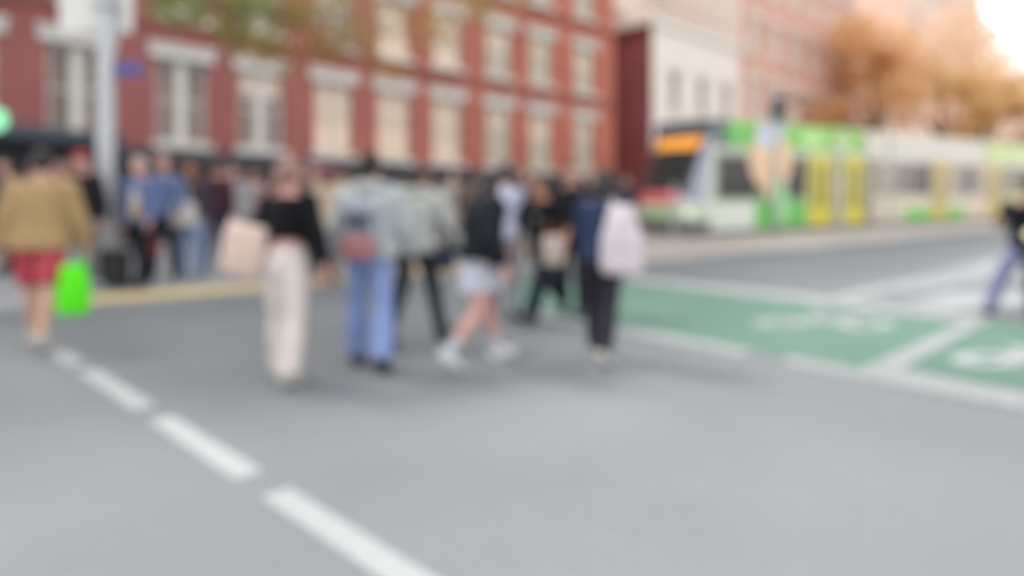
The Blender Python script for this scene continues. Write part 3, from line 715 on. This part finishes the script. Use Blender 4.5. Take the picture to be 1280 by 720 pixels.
# ==================================================================== TRAM
Xt = Vector((.83, .5578, SL * .5578)).normalized(); Yt = Vector((-.5578, .83, SL * .83)); Yt = (Yt - Xt * Xt.dot(Yt)).normalized(); Zt = Xt.cross(Yt)
org = Vector((7.1 * .905 - .2, 24.1 * .905, gz(24.1 * .905) + .02))
TS = .905
Xt, Yt, Zt = Xt * TS, Yt * TS, Zt * TS
TM = Matrix(((Xt.x, Yt.x, Zt.x, org.x), (Xt.y, Yt.y, Zt.y, org.y), (Xt.z, Yt.z, Zt.z, org.z), (0, 0, 0, 1)))
tram = empty('tram', None, 'low floor tram in green, yellow and cream livery with an orange lit destination display', 'tram', matrix=TM)
TW, TL, TH = 2.65, 31.0, 3.15
yc = TW / 2
tw = lambda c, g=.78: paint(c, g, .35)
def xf(z): return -1.35 if z < 1.15 else -1.35 + (z - 1.15) / 2.6 * 1.3
def nose(bm, th0, th1, z0, z1, off=0.0, nt=14, nz=8):
    g = []
    for j in range(nz + 1):
        z = z0 + (z1 - z0) * j / nz; row = []
        for i in range(nt + 1):
            a = rad(th0 + (th1 - th0) * i / nt)
            ca, sa = max(0, math.cos(a)) ** .5, math.copysign(abs(math.sin(a)) ** .6, math.sin(a))
            row.append(bm.verts.new(((xf(z) - off) * ca, yc + (yc + off) * sa, z)))
        g.append(row)
    for A, B in zip(g, g[1:]):
        for k in range(nt): bm.faces.new((A[k], A[k + 1], B[k + 1], B[k]))
b = BM(); nose(b, -90, 90, .25, 3.75, 0, 28, 18)
box(b, .0, TL, 0, TW, .25, TH, .0); obj('body', b, tw('#d8d6d0'), tram)
b = BM(); box(b, .1, TL - .1, .1, TW - .1, .05, .26); obj('underframe', b, mat('dark_underframe', '#3a3a3a', .8), tram)
def np_(name, a0, a1, z0, z1, m, off=.012, parent=tram):
    b = BM(); nose(b, a0, a1, z0, z1, off); return obj(name, b, m, parent, True)
np_('bumper', -89, 89, .27, .62, tw('#6a6c6e'))
np_('nose_panel', -89, 89, .63, 1.2, tw('#d9e2d2'))
np_('nose_stripe', -80, 20, .75, 1.0, tw('#b9dc98'), .02)
wsn = np_('windscreen', -48, 60, 1.45, 3.72, mat('tinted_windscreen', '#2c3436', .12, .2, 1, gain=.7, spec=.6))
np_('display', -36, 40, 3.08, 3.5, mat('orange_display', '#e79a3c', .5, .3, 9, emit=.55), .03, wsn)
np_('bonnet_badge', -30, 42, 1.2, 1.6, tw('#dc6a74', .85), .03)
np_('pillar', -82, -46, 1.22, 3.73, tw('#a6abbc'), .016)
np_('pillar', 60, 80, 1.22, 3.73, tw('#8c9094'), .016)
np_('roof_front', -89, 89, 3.74, 3.95, tw('#5c6068'), .01)
for a in (-52, 52):
    w = np_('headlight', a - 9, a + 9, .78, .98, mat('headlight_glass', '#f0f0ea', .1, emit=.3), .03)
def side(name, s0, s1, z0, z1, m, y=-.012, d=.02, bev=.0):
    b = BM(); box(b, s0, s1, y, y + d, z0, z1, bev); return obj(name, b, m, tram)
gw = ['#7cc96a', '#a8d878', '#8fce6c']
tg = [mat('tram_window', c, .15, .4, 1.2, gain=.75) for c in ('#332c2a', '#4a3f3a', '#7a6e64', '#a39484')]
side('side_panel', .05, 5.35, 1.24, 2.98, tw('#93a68a'), -.010)
side('window', .25, 2.3, 1.4, 2.8, tg[0], -.018); side('window', 2.4, 3.7, 1.4, 2.8, tg[1], -.018); side('window', 3.8, 5.3, 1.4, 2.8, tg[0], -.018)
side('skirt_panel', .05, 2.2, .3, 1.22, tw('#dfe6d8')); side('skirt_panel', 2.22, 5.35, .3, 1.22, tw('#66bf52'))
for k, (a, c) in enumerate(((5.45, 6.95), (7.75, 9.3), (15.0, 16.4), (20.6, 22.2))):
    b = BM(); w = .2
    y0, y1 = -.03, -.004
    box(b, a, a + w, y0, y1, .3, 2.98); box(b, c - w, c, y0, y1, .3, 2.98); box(b, a + w, c - w, y0, y1, 2.65, 2.98); box(b, a + w, c - w, y0, y1, .3, .95); box(b, (a + c) / 2 - .12, (a + c) / 2 + .12, y0, y1, .95, 2.65)
    dr = obj('door', b, tw('#d3c52c' if k < 2 else '#cbb45c', .85), tram)
    b = BM(); box(b, a + w, c - w, -.02, -.005, .95, 2.65); obj('pane', b, mat('door_pane', '#8d8a3a' if k < 2 else '#a39468', .2, .2, 2, gain=.8), dr)
side('side_panel', 7.0, 7.7, .3, 2.98, tw('#a89f90')); side('bellows', 9.35, 10.1, .3, 3.0, mat('grey_bellows', '#8c867e', .8))
for a, c, k in ((10.2, 11.6, 3), (11.75, 13.0, 2), (13.15, 14.9, 1), (16.5, 17.9, 3), (18.0, 19.2, 1), (19.3, 20.5, 3), (22.3, 24, 2), (24.2, 26, 1), (26.2, 28.5, 2)):
    side('window', a, c, 1.45, 2.85, tg[k], -.018)
side('side_panel', 10.15, 14.95, .3, 2.98, tw('#d9cbb8'), -.010); side('side_panel', 16.45, 20.55, .3, 2.98, tw('#dccab6'), -.010); side('side_panel', 22.25, 30.9, .3, 2.98, tw('#cfcf9a'), -.010)
side('skirt_panel', 12.6, 15, .3, .85, tw('#78cc58'), -.02); side('skirt_panel', 16.45, 18.2, .3, .85, tw('#78cc58'), -.02)
# roof fairings
for a, c, col in ((-.15, .95, '#6a6e78'), (.97, 9.2, '#86cc58'), (9.5, 20.4, '#ddd6c8'), (20.6, 30.8, '#cfdc98')):
    b = BM(); box(b, a, c, .02, TW - .02, 3.0, 4.1, .08); obj('roof_fairing', b, tw(col), tram)
# abstract advert patches on the wrapped end
def patch(s, z, rs, rz, col, y, rot=0):
    b = BM(); n = 28
    f = poly(b, [(s + rs * math.cos(a) * math.cos(rot) - rz * math.sin(a) * math.sin(rot), y, z + rs * math.cos(a) * math.sin(rot) + rz * math.sin(a) * math.cos(rot)) for a in [2 * math.pi * k / n for k in range(n)]])
    obj('advert_patch', b, tw(col, .85), tram)
patch(3.1, 2.75, 1.25, 1.1, '#e8c39c', -.026); patch(2.9, 3.6, .75, .5, '#c9d3de', -.03); patch(3.3, 2.05, .75, .8, '#e6bd98', -.032)
patch(1.1, 3.6, .6, .35, '#6fbf63', -.026); patch(5.6, 3.6, .9, .36, '#b4e08a', -.026); patch(7.6, 3.55, .7, .3, '#c4d0a0', -.028); patch(3.6, 1.3, .5, .9, '#9fd49a', -.036, .3)
for s in (2.0, 3.9, 11.0, 12.9, 18, 19.9, 27, 28.9):
    b = BM(); bmesh.ops.create_cone(b, cap_ends=True, segments=24, radius1=.33, radius2=.33, depth=.12, matrix=Matrix.Translation((s, .12, .33)) @ Matrix.Rotation(rad(90), 4, 'X')); obj('wheel', b, mat('steel_wheel', '#4a4846', .5, metal=.6), tram)
b = BM(); tube(b, [(6.0, yc, 4.1), (7.4, yc, 4.65), (6.3, yc, 5.25)], [.03, .03, .03]); box(b, 6.15, 6.45, yc - .8, yc + .8, 5.24, 5.3); obj('pantograph', b, mat('dark_frame', '#2d2e31', .5), tram)

# ==================================================================== STREET FURNITURE
galv = mat('galvanised_steel', '#b2b4b8', .45, .08, 4, metal=.15, gain=.85)
pb = D(132, 9.9, KH)
pole = empty('street_pole', pb, 'thick grey steel pole on the kerb holding a white board', 'pole')
b = BM(); tube(b, [(0, 0, 0), (0, 0, 1.2), (0, 0, 7.5)], [.125, .12, .1], 20, rnd=False); obj('shaft', b, galv, pole, True)
b = BM(); tube(b, [(0, 0, 0), (0, 0, .1), (0, 0, .14)], [.27, .27, .2], 20, rnd=False); tube(b, [(0, 0, .14), (0, 0, .9)], [.17, .165], 20, rnd=False); obj('base', b, mat('grey_base', '#a2a3a5', .6, gain=.8), pole, True)
b = BM(); box(b, -.74, .30, .125, .165, 3.62, 4.85, .02); sb = obj('sign_board', b, mat('white_board', '#e0e0da', .6, .04, 1, gain=.82), pole)
for zc in (3.95, 4.5):
    b = BM(); box(b, -.14, .14, -.14, .124, zc, zc + .07); obj('clamp', b, galv, sb)
b = BM(); box(b, .13, .52, -.02, .02, 2.98, 3.18, .005); ns = obj('street_sign', b, mat('blue_sign', '#55508f', .5, .05, 2, gain=.85), pole)
b = BM(); box(b, .05, .14, -.03, .03, 3.04, 3.1); obj('bracket', b, galv, ns)
sp_ = D(969, 20.6, KH)
sig = empty('traffic_signal', sp_, 'traffic signal on a grey post standing in front of the green tram', 'traffic signal')
b = BM(); tube(b, [(0, 0, 0), (0, 0, 3.0), (0, 0, 3.9)], [.075, .07, .065], 14, rnd=False); obj('post', b, galv, sig, True)
b = BM(); box(b, -.25, .25, -.16, -.13, 2.85, 4.12, .05); obj('backboard', b, mat('signal_white', '#c9ccd0', .6, gain=.85), sig)
b = BM(); box(b, -.17, .17, -.3, -.162, 3.36, 4.04, .04); hs_ = obj('housing', b, mat('signal_green_black', '#22362e', .6), sig)
for k, c in enumerate(('#4a1f1c', '#2f6f5c')):
    b = BM(); bmesh.ops.create_cone(b, cap_ends=True, segments=24, radius1=.12, radius2=.12, depth=.03, matrix=Matrix.Translation((0, -.315, 3.83 - .335 * k)) @ Matrix.Rotation(rad(90), 4, 'X')); obj('lens', b, mat('signal_lens', c, .2), hs_)
    b = BM(); torus(b, (0, -.36, 3.83 - .335 * k), .13, .012, a0=-20, a1=200, n=18); obj('visor', b, mat('signal_green_black', '#22362e', .6), hs_, True)
def stop_post(label, u, y, h):
    t = empty('platform_post', D(u, y, KH), label, 'post', 'posts on the tram platform')
    b = BM(); tube(b, [(0, 0, 0), (0, 0, h)], [.06, .055], 12); obj('shaft', b, galv, t, True)
    b = BM(); tube(b, [(0, 0, 0), (0, 0, .05)], [.12, .1], 12, rnd=False); obj('foot', b, galv, t, True)
stop_post('tall grey post on the platform in front of the bellows of the tram', 1112, 24.5, 3.9)
stop_post('short grey post on the platform in front of the first yellow door', 1052, 22.5, 1.9)
stop_post('short grey post beside the white nose of the tram', 842, 20.5, 1.5)

# ==================================================================== PEOPLE IN THE PHOTO
# yaw 0 walks away from the camera, 180 towards it, -90 to the right, 90 to the left
def att(u, v): q = G(u, v); return (q.x, q.y)
A = person('person from behind in a bulky tan jacket and red shorts', att(50, 434), 8, 1.86, 'light', ('short', '#1d1a1a'), ('jacket', '#b89a70', {'bulk': 1.7, 'hem': .49}), ('shorts', '#c4525e', 1.15), '#c9bfb8', None,
           ((12, 4), (-12, 10)), ((-8, 13, 10), (6, 15, 16)), 3, (20, 6), 1.08, True, 'people crossing the road')
h = A['hand'][1]
c = Vector(((92 - 640) / F * 6.55, 6.55, CAMH + (HZ - 362) / F * 6.55))
bag('shopping_bag', 'neon green shopping bag hanging from the hand of the person in the tan jacket', 'bag', c, (.29, .16, .46), 10, '#63f227', .72,
    [[c + Vector((-.09, -.01, .22)), h + Vector((-.02, 0, .0)), h + Vector((.03, 0, 0)), c + Vector((.09, -.01, .22))]], '#55d820')
B = person('person in wide cream trousers and a black cropped top', att(358, 477), -14, 1.71, 'pink', ('tail', '#a07872'), ('crop', '#17181b', {'hem': .628, 'sleeve': 1.0, 'bulk': 1.9}), ('trousers', '#e8dcd6', 1.12, 1.2), '#cfc4bb', None,
           ((9, 4), (-7, 8)), ((12, 20, 60), (-16, 24, 20)), 4, (-10, 4), .96, True, 'people crossing the road')
c = Vector(((305 - 640) / F * 5.5, 5.5, CAMH + (HZ - 312) / F * 5.5)); e0 = B['el'][0]; w0 = B['hand'][0]
tote = bag('tote_bag', 'pale pink tote bag on the arm of the person in cream trousers', 'bag', c, (.37, .17, .40), -12, '#dcc4b8', .95,
    [[c + Vector((-.1, 0, .19)), e0 + Vector((-.03, 0, .03)), e0 + Vector((.04, 0, .0)), c + Vector((.1, 0, .19))]])
tote.rotation_euler = (0, rad(10), rad(-12))
C_ = person('person from behind in a light grey hoodie and flared blue jeans with a backpack', att(462, 460), -6, 1.77, 'light', ('bun', '#141315'), ('hoodie', '#c2c8ca', {'bulk': 1.25}), ('trousers', '#94a9dc', 1.0, 1.35), '#33333a', None,
            ((10, 3), (-8, 10)), ((-4, 17, 18), (8, 16, 24)), 3, (0, 4), 1.06, True, 'people crossing the road', side=(5, 5))
bp = empty('backpack', (0, 0, 0), 'grey and red backpack worn over the light grey hoodie', 'backpack'); Mx = C_['M'] @ Matrix.Translation(C_['local_back'] + Vector((0, -.07, -.12))); bp.matrix_world = Mx
b = BM(); box(b, -.16, .16, -.08, .09, -.22, .26, .07); solid('pack', b, cloth('#a6adb8'), bp, .012, 3, .004, 9)
b = BM(); box(b, -.145, .145, -.145, -.06, -.235, -.03, .045); solid('pocket', b, cloth('#b87e80'), bp, .012, 3, .003, 9)
b = BM(); box(b, -.10, .10, -.125, -.07, .02, .16, .03); solid('upper_pocket', b, cloth('#5e6672'), bp, .012, 3, .003, 9)
for s in (-1, 1):
    b = BM(); tube(b, [(s * .1, .08, .2), (s * .1, .13, .3), (s * .105, .26, .26), (s * .12, .28, .06), (s * .13, .2, -.1), (s * .13, .08, -.16)], [(.025, .008)] * 6, 8); obj('strap', b, cloth('#4c525c'), bp, True)
b = BM(); tube(b, [(-.04, .04, .25), (-.03, .04, .31), (.03, .04, .31), (.04, .04, .25)], [.01] * 4, 8); obj('grab_loop', b, cloth('#4c525c'), bp, True)
C2 = person('person in a pale grey sweatshirt and dark trousers right of the backpack wearer', att(521, 431), -24, 1.74, 'tan', ('short', '#3a3230'), ('hoodie', '#c6c9c4', {'print': '#6d7076', 'pside': -1.0}), ('trousers', '#383d47', .95), '#2a2b30', None,
            ((-18, 8), (20, 4)), ((-12, 14, 30), (12, 14, 40)), 5, (-20, 0), 1.08, True, 'people crossing the road')
c = Vector(((556 - 640) / F * 6.7, 6.7, CAMH + (HZ - 322) / F * 6.7))
bag('shoulder_bag', 'small dark blue shoulder bag beside the pale grey sweatshirt', 'bag', c, (.22, .1, .24), -20, '#3b4152', .95, [[c + Vector((-.06, 0, .11)), C2['sh'][1] + Vector((0, .0, .06)), C2['sh'][1] + Vector((.03, .05, .05)), c + Vector((.06, 0, .11))]])
Dd = person('person in a black jacket and short grey skirt with bare legs', att(600, 457), -62, 1.68, 'pink', ('long', '#1e191b'), ('jacket', '#20242b', {'bulk': 2.0, 'hem': .535}), ('skirt', '#cacedc'), '#d9dae0', '#d5d6de',
            ((20, 8), (-13, 26)), ((16, 16, 45), (-18, 18, 40)), 6, (18, 8), 1.08, True, 'people crossing the road')
E = person('slim person in a pale lavender shirt and grey trousers behind the black jacket', att(631, 398), 4, 1.78, 'light', ('short', '#2a2426'), ('shirt', '#d2d4ea'), ('trousers', '#8d8f99', .9), '#44454a', None,
           ((10, 4), (-10, 10)), ((-8, 6, 10), (8, 6, 14)), 2, (0, 0), .86, True, 'people crossing the road')
Ff = person('person facing the camera in a black printed t-shirt and dark trousers mid-stride', att(682, 399), 140, 1.79, 'tan', ('short', '#1a1718'), ('tee', '#1d1e22', {'print': '#8d9094', 'sleeve': .6, 'bulk': 1.8}), ('trousers', '#262b38', 1.3), '#1f1f22', None,
            ((36, 8), (-32, 18)), ((-14, 18, 40), (18, 18, 50)), 9, (0, 2), 1.1, True, 'people crossing the road')
c = Vector(((690 - 640) / F * 7.85, 7.75, CAMH + (HZ - 313) / F * 7.85))
bag('carry_bag', 'white carry bag with brown top held in front of the black printed t-shirt', 'bag', c, (.24, .14, .33), 165, '#c5b8ae', .95, [[c + Vector((-.07, 0, .16)), c + Vector((-.05, .06, .3)), c + Vector((.05, .06, .3)), c + Vector((.07, 0, .16))]], '#8a5a40')
F2 = person('person in dark clothes half hidden behind the navy jacket', att(715, 393), 172, 1.80, 'light', ('short', '#17161a'), ('jacket', '#22242b'), ('trousers', '#2c2f38'), '#222226', None,
            ((10, 4), (-10, 10)), ((-6, 8, 16), (8, 8, 20)), 2, (12, 0), 1.0, True, 'people crossing the road')
Gg = person('person from behind in a navy jacket with a white sack on the back', att(752, 452), -28, 1.66, 'light', ('bob', '#241d20'), ('jacket', '#31405f', {'bulk': 1.1}), ('trousers', '#37333d', 1.05, 1.1), '#d5cfc6', None,
            ((12, 4), (-12, 14)), ((10, 12, 40), (-10, 10, 20)), 5, (10, 6), 1.0, True, 'people crossing the road')
c = Vector(((777 - 640) / F * 5.95, 5.95, CAMH + (HZ - 300) / F * 5.95))
bag('sack_bag', 'large white drawstring sack on the back of the navy jacket', 'bag', c, (.36, .2, .58), -22, '#ddd3d8', .62, [[c + Vector((-.08, .04, .27)), Gg['sh'][1] + Vector((-.06, 0, .06)), Gg['sh'][1] + Vector((-.04, .09, -.02)), c + Vector((-.05, .12, -.1))], [c + Vector((0, .04, .27)), Gg['sh'][0].lerp(Gg['sh'][1], .6) + Vector((0, -.1, .06)), c + Vector((-.02, .06, .24))]])

def walk(label, u, y, yaw, h, skin, hair, top, bottom, shoe='#2a2a2e', ph=0, **k):
    legs = (((12, 4), (-12, 12)), ((-12, 12), (12, 4)), ((3, 3), (-3, 3)), ((20, 8), (-18, 20)))[ph % 4]
    arms = k.pop('arms', ((-12, 9, 14), (12, 9, 22)) if ph % 2 == 0 else ((12, 9, 24), (-12, 9, 14)))
    return person(label, D(u, y, KH), yaw, h, skin, hair, top, bottom, shoe, None, legs, arms, 2, (random.uniform(-15, 15), 2), k.pop('wide', 1.0), k.pop('fine', False), 'people on the footpath', **k)
walk('person in a black jacket partly hidden behind the grey pole', 104, 9.6, 170, 1.86, 'pink', ('cap', '#b55a55'), ('jacket', '#26262b'), ('trousers', '#8c8e92'), ph=0)
I_ = walk('person in an open blue jacket over a white shirt and yellow waistcoat', 176, 9.9, 178, 1.83, 'pink', ('short', '#cbb7b0'), ('jacket', '#66769f', {'inner': '#dcd8da', 'inner2': '#c9a85c'}), ('trousers', '#25272e'), ph=3)
c = D(144, 9.75, KH)
su = empty('suitcase', c, 'black upright suitcase on the footpath beside the blue jacket', 'suitcase', rz=rad(-15))
b = BM(); box(b, -.19, .19, -.12, .12, .05, .56, .04); solid('shell', b, mat('black_shell', '#1f2023', .5, .1, 5), su, .012, 2)
b = BM(); tube(b, [(-.09, .08, .54), (-.09, .08, .78), (.09, .08, .78), (.09, .08, .54)], [.011] * 4, 8); obj('handle', b, mat('dark_frame', '#2d2e31', .5), su, True)
for sx in (-1, 1):
    for sy in (-1, 1):
        b = BM(); bmesh.ops.create_cone(b, cap_ends=True, segments=16, radius1=.03, radius2=.03, depth=.02, matrix=Matrix.Translation((sx * .14, sy * .08, .03)) @ Matrix.Rotation(rad(90), 4, 'Y')); obj('wheel', b, mat('rubber', '#1c1c1c', .7), su)
J = walk('person in a blue shirt and dark trousers behind the open blue jacket', 204, 10.7, 195, 1.88, 'pink', ('short', '#c2a49c'), ('shirt', '#6e7fa8'), ('trousers', '#30333c'), ph=1)
c = Vector(((194 - 640) / F * 10.4, 10.4, CAMH + (HZ - 312) / F * 10.4))
bag('hand_bag', 'small crimson hand bag between the blue jacket and the dark trousers', 'bag', c, (.16, .09, .2), 0, '#9c3a4a', .9, [[c + Vector((-.04, 0, .09)), c + Vector((0, .02, .24)), c + Vector((.04, 0, .09))]])
Kk = walk('person with brown hair in a dark top and light blue jeans carrying a white bag', 238, 11.0, 190, 1.80, 'tan', ('long', '#7a4c38'), ('jacket', '#4a4650'), ('trousers', '#a3bbdc'), '#8a8f9a', ph=2)
c = Vector(((228 - 640) / F * 10.7, 10.7, CAMH + (HZ - 268) / F * 10.7))
bag('canvas_bag', 'white canvas bag in front of the person in light blue jeans', 'bag', c, (.4, .16, .36), 8, '#d8d4d2', .85, [[c + Vector((-.1, 0, .16)), c + Vector((-.06, .04, .42)), c + Vector((.04, .06, .45)), c + Vector((.1, 0, .16))]])
walk('person in a maroon top and navy trousers at the right of the footpath group', 269, 11.6, 10, 1.84, 'pink', ('short', '#5a4238'), ('jacket', '#50323c'), ('trousers', '#343f6a'), ph=1)
walk('person in dark navy at the left edge in front of the awning', 8, 11.4, 175, 1.86, 'light', ('short', '#2a2428'), ('coat', '#3a3a50'), ('trousers', '#2c2d36'), ph=0)
back = [
    ('person in a light grey coat left of the pale pink tote', 293, 13.0, 185, 1.78, 'pink', ('short', '#8a7468'), ('coat', '#b2b0b4'), ('trousers', '#4c4d55')),
    ('person in a pale grey hoodie behind the pale pink bag', 318, 13.9, 170, 1.74, 'light', ('bob', '#6d5248'), ('hoodie', '#c4c2c2'), ('trousers', '#70747e')),
    ('person in a dusty pink jumper left of the black cropped top', 340, 13.2, 10, 1.72, 'pink', ('long', '#5e443c'), ('jacket', '#c49a9c'), ('trousers', '#5a5c66')),
    ('person in a beige coat between the cropped top and the grey hoodie', 411, 10.6, 8, 1.78, 'pink', ('long', '#7c4a4a'), ('coat', '#c8b49c'), ('trousers', '#4a4850')),
    ('person in dark maroon right behind the cropped top', 392, 11.4, 185, 1.80, 'pink', ('short', '#8a5a5c'), ('jacket', '#5c3f48'), ('trousers', '#34363e')),
    ('person in a brown jacket left of the grey hoodie in the distance', 432, 14.6, 175, 1.74, 'tan', ('short', '#3a2e2a'), ('jacket', '#98867a'), ('trousers', '#55565c')),
    ('person in a white shirt behind the light grey coat', 282, 14.6, 180, 1.76, 'pink', ('short', '#9a8478'), ('shirt', '#d4d0ce'), ('trousers', '#5c5e68')),
    ('person in an olive jacket far behind the pale grey sweatshirt', 500, 15.5, 15, 1.76, 'light', ('tail', '#5a463a'), ('jacket', '#77756a'), ('trousers', '#4a4c55')),
    ('person in a stone coloured coat behind the black jacket at the shopfront', 566, 15.2, 180, 1.76, 'light', ('short', '#6a5a50'), ('coat', '#bcb4ac'), ('trousers', '#4d4e55')),
    ('person in a brown coat just left of the lavender shirt', 588, 14.0, -10, 1.72, 'pink', ('bob', '#4a3630'), ('coat', '#7a6a62'), ('trousers', '#3e3f47')),
    ('person in a charcoal jacket between the lavender shirt and printed t-shirt', 657, 13.4, 178, 1.78, 'light', ('short', '#2c2524'), ('jacket', '#4a4b52'), ('trousers', '#3c3d45')),
    ('person in a slate jacket near the end of the red building', 738, 17.5, 182, 1.78, 'light', ('short', '#2a2526'), ('jacket', '#5b6070'), ('trousers', '#3c3f49')),
    ('person in a dark coat waiting beside the nose of the tram', 782, 19.5, 185, 1.76, 'light', ('short', '#2a2526'), ('coat', '#4b444c'), ('trousers', '#3a3c45')),
]
for i, q in enumerate(back): walk(*q, ph=i)

# --- cyclist at the right edge
hx, hy = 6.24, 8.5
hd = Vector((-.58, -.81, 0)).normalized(); yawc = math.degrees(math.atan2(hd.y, hd.x)) - 90
Cy = person('cyclist in a dark jacket and lavender blue trousers at the right edge', (hx, hy), yawc, 1.76, 'light', ('cap', '#2a2c31'), ('jacket', '#24262c'), ('trousers', '#8a90b4', 1.05), '#2a2a2d', None,
            ((48, 80), (24, 10)), ((62, 10, 14, 6), (62, 10, 14, 6)), 16, (0, 0), 1.0, True, None, side=(4, 27))
bk = empty('bicycle', (0, 0, 0), 'dark bicycle under the cyclist at the right edge with a pale front light', 'bicycle'); bk.matrix_world = Matrix.Translation((hx, hy, gz(hy))) @ Matrix.Rotation(rad(yawc), 4, 'Z')
pz = (Cy['M'].inverted() @ Cy['pel']).z - .06
fr = mat('bike_frame', '#2b2d33', .35, .05, 3); rub = mat('rubber', '#1c1c1c', .7)
wy = (.72, -.34); wr_ = .335
for y in wy:
    b = BM(); torus(b, (0, y, wr_), wr_ - .02, .018, 'x'); wl = obj('wheel', b, rub, bk, True)
    b = BM(); torus(b, (0, y, wr_), wr_ - .045, .01, 'x'); obj('rim', b, galv, wl, True)
    b = BM()
    for k in range(14):
        a = 2 * math.pi * k / 14; tube(b, [(0, y, wr_), (0, y + (wr_ - .05) * math.cos(a), wr_ + (wr_ - .05) * math.sin(a))], [.002, .002], 5, rnd=False)
    tube(b, [(-.05, y, wr_), (.05, y, wr_)], [.02, .02], 10); obj('spokes', b, galv, wl)
bb = (0, .1, .29); seat = (0, -.06, pz - .04); hdz = .98
b = BM(); tube(b, [bb, seat], [.017, .015]); tube(b, [(0, -.03, .75), (0, .5, .82)], [.017, .017]); tube(b, [bb, (0, .52, .74)], [.02, .02])
for s in (-1, 1):
    tube(b, [(0, -.03, .74), (s * .05, wy[1], wr_)], [.01, .009]); tube(b, [bb, (s * .05, wy[1], wr_)], [.012, .01])
tube(b, [(0, .49, .9), (0, .53, .7)], [.022, .022]); obj('frame', b, fr, bk, True)
b = BM()
for s in (-1, 1): tube(b, [(0, .53, .7), (s * .05, .56, .66), (s * .05, wy[0], wr_)], [.014, .013, .01])
obj('fork', b, fr, bk, True)
b = BM(); tube(b, [(0, .49, .88), (0, .51, 1.03)], [.014, .014]); tube(b, [(-.3, .44, 1.05), (-.1, .53, 1.04), (.1, .53, 1.04), (.3, .44, 1.05)], [.014] * 4); obj('handlebar', b, fr, bk, True)
b = BM(); tube(b, [(0, -.18, pz - .01), (0, -.06, pz - .02), (0, .1, pz - .03)], [(.07, .03), (.06, .03), (.02, .02)]); solid('saddle', b, mat('black_shell', '#1f2023', .5, .1, 5), bk, .01, 3)
b = BM(); torus(b, (.05, bb[1], bb[2]), .09, .008, 'x'); tube(b, [(-.09, .1, .29), (-.09, .24, .25)], [.01, .01]); tube(b, [(.09, .1, .29), (.09, -.04, .33)], [.01, .01]); box(b, .1, .19, -.08, .0, .32, .345); box(b, -.19, -.1, .2, .28, .24, .265); obj('crankset', b, galv, bk)
b = BM(); box(b, -.05, .05, .58, .66, .93, 1.02, .02); obj('front_light', b, mat('front_lamp', '#efe6bf', .3, emit=.4), bk)
b = BM(); box(b, -.14, .14, .6, .78, .82, .92, .02); obj('handlebar_bag', b, cloth('#2c2d30'), bk)

# ==================================================================== LIGHT, SKY, CAMERA
SUN_EL, SUN_AZ = 52, -62          # degrees; azimuth measured from the view direction towards the right
w = bpy.data.worlds.new('World'); sc.world = w; w.use_nodes = True
nt = w.node_tree; bg = nt.nodes['Background']
sky = nt.nodes.new('ShaderNodeTexSky'); sky.sky_type = 'NISHITA'; sky.sun_disc = False
sky.sun_elevation = rad(SUN_EL); sky.sun_rotation = rad(SUN_AZ); sky.air_density = 1.2; sky.dust_density = 3
mul = nt.nodes.new('ShaderNodeMix'); mul.data_type = 'RGBA'; mul.blend_type = 'MULTIPLY'; mul.inputs[0].default_value = 1
mul.inputs[7].default_value = (.16, .16, .15, 1)
nt.links.new(sky.outputs[0], mul.inputs[6])
tc = nt.nodes.new('ShaderNodeTexCoord'); nz = nt.nodes.new('ShaderNodeTexNoise'); nz.inputs['Scale'].default_value = 2.2; nz.inputs['Detail'].default_value = 6
nt.links.new(tc.outputs['Generated'], nz.inputs['Vector'])
mr = nt.nodes.new('ShaderNodeMapRange'); mr.inputs[1].default_value = .3; mr.inputs[2].default_value = .7; mr.inputs[3].default_value = .70; mr.inputs[4].default_value = .98
nt.links.new(nz.outputs['Fac'], mr.inputs[0])
mx = nt.nodes.new('ShaderNodeMix'); mx.data_type = 'RGBA'; mx.inputs[7].default_value = (2.2, 2.21, 2.22, 1)     # overcast cloud sheet
nt.links.new(mr.outputs[0], mx.inputs[0]); nt.links.new(mul.outputs[2], mx.inputs[6]); nt.links.new(mx.outputs[2], bg.inputs['Color']); bg.inputs['Strength'].default_value = 1.0
sl = bpy.data.lights.new('sun', 'SUN'); sl.energy = 3.0; sl.angle = rad(16); sl.color = (1, .95, .88)
so = bpy.data.objects.new('sun', sl); COL.objects.link(so)
az = rad(SUN_AZ); el = rad(SUN_EL)
dirv = Vector((math.sin(az) * math.cos(el), math.cos(az) * math.cos(el), math.sin(el)))
so.rotation_euler = dirv.to_track_quat('Z', 'Y').to_euler(); so.location = dirv * 60

cam = bpy.data.cameras.new('camera'); co = bpy.data.objects.new('camera', cam); COL.objects.link(co)
co.location = (0, 0, CAMH); co.rotation_euler = (rad(90), 0, 0)
cam.sensor_width = 36; cam.lens = 36 * F / 1280; cam.shift_y = -(360 - HZ) / 1280; cam.clip_end = 2000; cam.clip_start = .05
# the photograph was taken far out of focus: the lens is set to about 0.3 m
DOF = True
cam.dof.use_dof = DOF; cam.dof.focus_distance = .30; cam.dof.aperture_fstop = 2.95; cam.dof.aperture_blades = 0
sc.camera = co
sc.view_settings.view_transform = 'Standard'; sc.view_settings.look = 'None'; sc.view_settings.exposure = 0; sc.view_settings.gamma = 1
sc.render.engine = 'CYCLES'
sc.cycles.use_denoising = True; sc.cycles.max_bounces = 6; sc.cycles.diffuse_bounces = 3
fuse_all()
bpy.data.scenes.remove(TMPSC)
